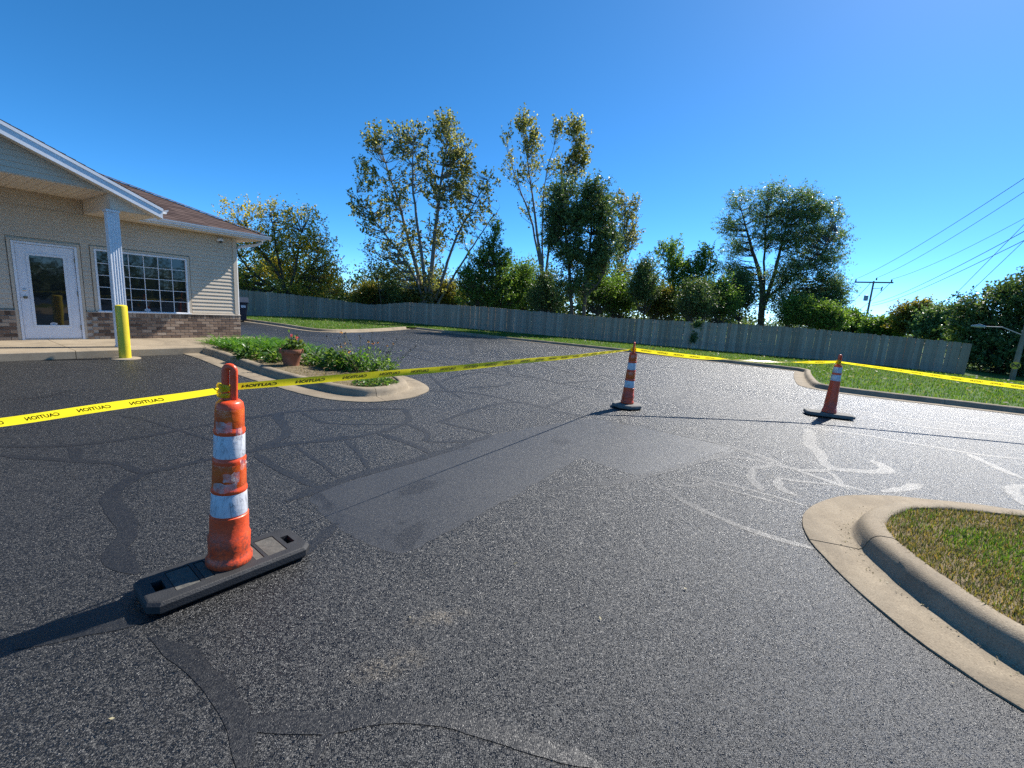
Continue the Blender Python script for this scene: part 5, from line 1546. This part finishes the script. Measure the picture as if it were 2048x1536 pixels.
def tape(label, A, B, sag, twists, start=.12, width=.075):
    """plastic ribbon between two points; twists = roll angle along it, 0 is upright"""
    A, B = np.array(A, float), np.array(B, float)
    n = 90
    t = np.linspace(0, 1, n)
    C = A + (B - A) * t[:, None]; C[:, 2] -= sag * 4 * t * (1 - t)
    C[:, 2] += .004 * np.sin(t * 17) * np.sin(t * math.pi)
    L = np.r_[0, np.cumsum(np.linalg.norm(np.diff(C, axis=0), axis=1))]
    T = np.gradient(C, axis=0); T /= np.linalg.norm(T, axis=1)[:, None]
    hor = np.cross(T, (0, 0, 1)); hor /= np.linalg.norm(hor, axis=1)[:, None]
    up = np.cross(hor, T)
    tw = np.interp(t, [k[0] for k in twists], [k[1] for k in twists])
    tw = np.convolve(np.pad(tw, 6, 'edge'), np.ones(13) / 13, 'valid')
    wd = width * np.interp(t, [k[0] for k in twists], [k[2] if len(k) > 2 else 1 for k in twists])
    ac = np.cos(tw)[:, None] * up + np.sin(tw)[:, None] * hor       # across the ribbon
    nr = np.cross(T, ac)
    cols_ = np.linspace(-.5, .5, 5)
    curl = .004 * np.sin(t * 23)[:, None]
    V = np.stack([C + ac * (wd * k)[:, None] + nr * curl * (1 - (2 * k) ** 2) for k in cols_], 1)
    idx = np.arange(n * 5).reshape(n, 5)
    F = np.stack([idx[:-1, :-1], idx[1:, :-1], idx[1:, 1:], idx[:-1, 1:]], -1).reshape(-1, 4)
    root = empty('caution_tape', (0, 0, 0)); tag(root, label, 'barricade tape', 'yellow caution tape spans')
    link('ribbon', np_mesh('ribbon', V.reshape(-1, 3), F), M['tape'], root, smooth=True)
    s = start + LW / 2
    while s < L[-1] - LW / 2 - .05:
        for off in (.0012, -.0012):
            sx = s - LV[:, 0] if True else s
            fi = np.interp(sx, L, np.arange(n)); i0 = np.clip(fi.astype(int), 0, n - 2); fr_ = (fi - i0)[:, None]
            def at_(a): return a[i0] * (1 - fr_) + a[i0 + 1] * fr_
            kk = LV[:, 1] / .075
            cu_ = (at_(curl) * (1 - (2 * kk[:, None]) ** 2))
            P = at_(C) + at_(ac) * (kk * at_(wd[:, None])[:, 0])[:, None] + at_(nr) * (cu_ + off)
            MB().add(P, LF).build('caution_lettering', M['ink'], root)
        s += LW + .115 + RNG.normal(0, .012)
    return root

def tie(P, z):
    """a few wraps of tape round a cone handle"""
    mb = MB()
    for k in range(3):
        pts = []
        for a in np.linspace(0, 2 * math.pi, 15):
            pts.append((P[0] + .042 * math.cos(a), P[1] + .030 * math.sin(a), z + (k - 1) * .017 + .010 * math.sin(a * 1 + k * 2)))
        mb.tube(pts, .0125, 5, sx=.25)
    return mb
ft = np.array([fp[0] + .02, fp[1] + .01, 1.075]); mt_ = np.array([mp_[0] + .01, mp_[1], 1.035]); rt_ = np.array([rp[0], rp[1], 1.03])
lq = far(0, 836, 3.55); ldir = (lq - ft); lend = ft + ldir * 2.6; 
rq = far(2048, 773, 11.5); rend = rt_ + (rq - rt_) * 2.2
t1 = tape('yellow caution tape running off the left edge from the nearest cone', lend, ft + (-.03, 0, -.01), .02, [(0, .25, .72), (.5, .35, .75), (.85, .5, .7), (1, .7, .6)], .3)
t2 = tape('yellow caution tape stretched from the nearest cone to the middle cone', ft + (.03, .02, .01), mt_ + (-.03, 0, 0), .02, [(0, .5, .6), (.06, .45, .72), (.3, .30, .78), (.6, .45, .85), (.85, .6, .7), (1, .8, .5)], .04)
t3 = tape('sagging caution tape between the middle cone and the right cone, flashing in the sun', mt_ + (.03, 0, 0), rt_ + (-.03, 0, 0), .075, [(0, .3, .8), (.2, .25), (.36, .6), (.48, 1.7), (.58, 1.98), (.70, 1.9), (.80, 1.2), (.88, .6), (1, .6, .7)], .1)
t4 = tape('yellow caution tape running off the right edge from the right cone', rt_ + (.03, 0, 0), rend, .02, [(0, .9, .6), (.1, .8, .8), (.3, .45), (.5, .2), (1, .1)], .25)
tie(ft, ft[2] - .005).build('knot', M['tape'], t2); tie(mt_, mt_[2]).build('knot', M['tape'], t3); tie(rt_, rt_[2]).build('knot', M['tape'], t4)
cone('orange cone outside the left edge holding the tape', np.array([lend[0], lend[1], 0]), lend[2] + .1, 'stepped', 1.0, .8, .335)
cone('orange cone outside the right edge holding the tape', np.array([rend[0], rend[1], 0]), rend[2] + .12, 'smooth', .4, .94, .36, basemat='rubber_grey', kind='plain')

# ================================================================== PLANTER
zp = lambda x, y: gz(x, y) + 0.112 + 0.02 * np.sin(3.1 * x) * np.sin(2.7 * y)
pb = gp(583, 731, .12)
pot = empty('flower_pot', (pb[0], pb[1], float(zp(pb[0], pb[1])) - .008)); tag(pot, 'round terracotta pot with a straggly pink geranium in the planter', 'flower pot')
pot.scale = (.92, .92, .94)
MB().lathe([(.15, 0), (.16, .005), (.205, .27), (.21, .275), (.235, .278), (.245, .29), (.25, .365), (.243, .375), (.228, .373), (.215, .34), (.19, .29), (.17, .28)], 36).build('pot', M['terracotta'], pot, smooth=True, sharp=40)
MB().lathe([(.001, .30), (.12, .31), (.212, .30)], 24, cap=False).build('soil', M['mulch'], pot)

def broad_leaves(C, size, updir=None, aspect=.5, bend=.25):
    """folded pointed leaves: six corners, four triangles"""
    n = len(C)
    u = RNG.normal(size=(n, 3)) if updir is None else updir + RNG.normal(0, .45, (n, 3))
    u /= np.linalg.norm(u, axis=1)[:, None]
    w = np.cross(u, RNG.normal(size=(n, 3))) if updir is None else np.cross(u, np.array([0, 0, 1.0]) + RNG.normal(0, .5, (n, 3)))
    w /= np.linalg.norm(w, axis=1)[:, None] + 1e-9
    nn = np.cross(u, w)
    s = (size * RNG.uniform(.6, 1.35, n))[:, None]
    a = C; m = C + u * s * .5; e = C + u * s - np.array([0, 0, 1]) * s * bend
    l = m + w * s * aspect * .5 + nn * s * .08; r = m - w * s * aspect * .5 + nn * s * .08
    V = np.stack([a, r, m, l, e], 1).reshape(-1, 3)
    i = np.arange(n)[:, None] * 5
    return V, np.vstack([i + [0, 1, 2], i + [0, 2, 3], i + [1, 4, 2], i + [2, 4, 3]])

def plant(name, label, base, R_, Hh, n, size, mat, aspect=.5, cat='plant', stems=6, stemmat='mid_green'):
    r = empty(name, tuple(base)); tag(r, label, cat)
    q = RNG.normal(size=(n, 3)); q /= np.linalg.norm(q, axis=1)[:, None]; q *= (RNG.uniform(.15, 1, n) ** .5)[:, None]
    C = np.column_stack([q[:, 0] * R_, q[:, 1] * R_, np.abs(q[:, 2]) * Hh + .01])
    out = np.column_stack([q[:, 0], q[:, 1], .35 + 0 * q[:, 2]])
    V, F = broad_leaves(C, size, out, aspect)
    mb = MB()
    for k in range(stems):
        a = RNG.uniform(0, 6.28); t = C[RNG.integers(n)]
        mb.tube([(0.02 * math.cos(a), .02 * math.sin(a), -.03), (t[0] * .4, t[1] * .4, t[2] * .6), tuple(t)], [.006, .005, .003], 4)
    mb.build('stem', M['dry_stem'], r)
    link('foliage', np_mesh('foliage', V, F), M[mat], r)
    return r

# geranium in the pot
C = np.vstack([np.array([0, 0, .36]) + RNG.normal(size=(150, 3)) * (.09, .09, .05), np.array([-.13, 0, .34]) + RNG.normal(size=(40, 3)) * (.05, .05, .03), np.array([.02, 0, .50]) + RNG.normal(size=(60, 3)) * (.05, .05, .08), np.array([.15, .02, .48]) + RNG.normal(size=(40, 3)) * (.05, .04, .04)])
V, F = broad_leaves(C, .075, np.column_stack([C[:, 0] * 3, C[:, 1] * 3, .4 + 0 * C[:, 0]]), .9, .1)
link('foliage', np_mesh('foliage', V, F), M['pot_leaf'], pot)
mb = MB()
for e in ((.02, 0, .62), (.10, 0, .58), (.09, -.01, .50), (.2, .0, .52), (-.1, 0, .40), (.0, .03, .66)):
    mb.tube([(0, 0, .30), (e[0] * .5, e[1] * .5, .42), e], [.008, .006, .004], 5)
mb.build('stem', M['dry_stem'], pot)
for e in ((.13, 0, .63), (.10, -.02, .51), (.02, 0, .67)):
    V, F = broad_leaves(np.array(e) + RNG.normal(size=(11, 3)) * (.014, .012, .009), .040, None, .8)
    link('flower', np_mesh('flower', V, F), M['petal_pink'], pot)

# daylily mass
def strap_leaves(B, L, w, spread):
    n = len(B); a = RNG.uniform(0, 2 * np.pi, n); l = L * RNG.uniform(.55, 1.2, n); el = RNG.uniform(.7, 1.45, n)
    d = np.column_stack([np.cos(a), np.sin(a)])
    pts = []
    for t in (0, .3, .6, .85, 1.0):
        hgt = l * (np.sin(el) * t - .55 * t * t * RNG.uniform(.7, 1.3, n) * spread)
        out = l * (np.cos(el) * t + .45 * t * t * spread)
        pts.append(np.column_stack([B[:, 0] + d[:, 0] * out, B[:, 1] + d[:, 1] * out, B[:, 2] + hgt]))
    wv = np.column_stack([-d[:, 1], d[:, 0], RNG.normal(0, .3, n)]) * (w * RNG.uniform(.7, 1.3, n))[:, None] / 2
    rows = []
    for p, k in zip(pts, (.7, 1, .85, .5, .05)): rows += [p - wv * k, p + wv * k]
    V = np.stack(rows, 1).reshape(-1, 3)
    i = np.arange(n)[:, None] * 10
    F = np.vstack([i + [2 * k, 2 * k + 1, 2 * k + 3, 2 * k + 2] for k in range(4)])
    return V, F
def loc(s, n):  # along and out from the facade
    return BP + s * BS + n * BN
ctr = [(2.75, 1.65), (3.2, 1.7), (3.6, 1.8), (2.9, 2.1), (3.4, 2.2), (3.8, 2.4), (3.0, 2.6), (3.5, 2.8), (3.85, 2.0), (3.9, 3.0), (2.75, 2.35), (3.1, 3.1), (3.6, 3.3), (2.72, 2.9), (3.95, 3.5)]
B = []
for s_, n_ in ctr:
    c = loc(s_, n_)
    q = c + RNG.normal(size=(95, 2)) * .13
    B.append(np.column_stack([q, zp(q[:, 0], q[:, 1]) - .01]))
V, F = strap_leaves(np.vstack(B), .52, .024, .9)
tag(link('daylily_bed', np_mesh('daylily_bed', V, F), M['daylily']), 'dense mass of strappy green daylily leaves at the walk end of the planter', 'daylilies', kind='stuff')

def pbase(u, v):
    p = gp(u, v, .12); p[2] = float(zp(p[0], p[1])) - .01; return p
plant('leafy_plant', 'broad leaved green plant below the daylilies near the kerb', pbase(500, 716), .26, .26, 260, .12, 'broad_leaf')
plant('leafy_plant', 'low leafy plant left of the terracotta pot', pbase(552, 722), .24, .24, 220, .11, 'broad_leaf')
plant('leafy_plant', 'leafy plant directly right of the terracotta pot', pbase(630, 728), .28, .28, 280, .11, 'broad_leaf')
plant('leafy_plant', 'taller broad leaved plant in the middle of the planter', pbase(672, 735), .30, .42, 360, .13, 'broad_leaf')
plant('leafy_plant', 'dense leafy plant beneath the dark seed heads', pbase(715, 738), .30, .36, 340, .12, 'daylily')
plant('leafy_plant', 'feathery light green plant at the right end of the planter', pbase(765, 748), .30, .34, 420, .08, 'mid_green')
plant('leafy_plant', 'low dark green mound at the rounded tip of the planter', pbase(752, 766), .40, .13, 520, .075, 'broad_leaf')
plant('leafy_plant', 'small low plant between pot and middle plant', pbase(655, 716), .25, .22, 200, .10, 'broad_leaf')
# coneflower stalks with dark seed heads
cf = empty('coneflower', tuple(pbase(735, 742))); tag(cf, 'faded coneflowers with black round seed heads on thin stalks', 'flowers')
st = MB(); pt = []
seed_me = MB().lathe([(.004, -.012), (.014, -.006), (.016, .004), (.010, .015), (.002, .018)], 8).mesh('seed_head'); seed_me.materials.append(M['seed'])
for k in range(34):
    b0 = RNG.normal(0, 1, 2) * (.30, .22); h = RNG.uniform(.42, .78); e = (b0[0] * 1.35 + RNG.normal(0, .05), b0[1] * 1.3, h)
    st.tube([(b0[0] * .6, b0[1] * .6, 0), (b0[0], b0[1], h * .5), e], [.005, .004, .003], 4)
    so = bpy.data.objects.new('seed_head', seed_me); COL.objects.link(so); so.parent = cf; so.location = e
    if RNG.uniform() < .25: pt.append((e[0], e[1], e[2] - .005))
st.build('stalk', M['dry_stem'], cf)
C = np.repeat(np.array(pt), 9, axis=0) + RNG.normal(size=(len(pt) * 9, 3)) * .008
V, F = broad_leaves(C, .035, np.column_stack([RNG.normal(size=len(C)), RNG.normal(size=len(C)), -.3 + 0 * C[:, 0]]), .4)
link('petal', np_mesh('petal', V, F), M['petal_orange'], cf)
C = np.column_stack([RNG.normal(0, .28, 420), RNG.normal(0, .2, 420), RNG.uniform(.05, .5, 420)])
V, F = broad_leaves(C, .07, np.column_stack([C[:, 0], C[:, 1], .5 + 0 * C[:, 0]]), .35)
link('foliage', np_mesh('foliage', V, F), M['mid_green'], cf)
# thin weeds on the bare soil
Q = scatter(pl_poly, 9000); Q = Q[(RNG.uniform(size=len(Q)) < .5 + .5 * np.sin(3 * Q[:, 0]) * np.sin(4 * Q[:, 1]))]
tag(link('planter_weeds', blades('planter_weeds', Q, zp, .05, .008, 1.2), M['grass_dry']), 'thin dry weeds and grass on the planter soil', 'weeds', kind='stuff')
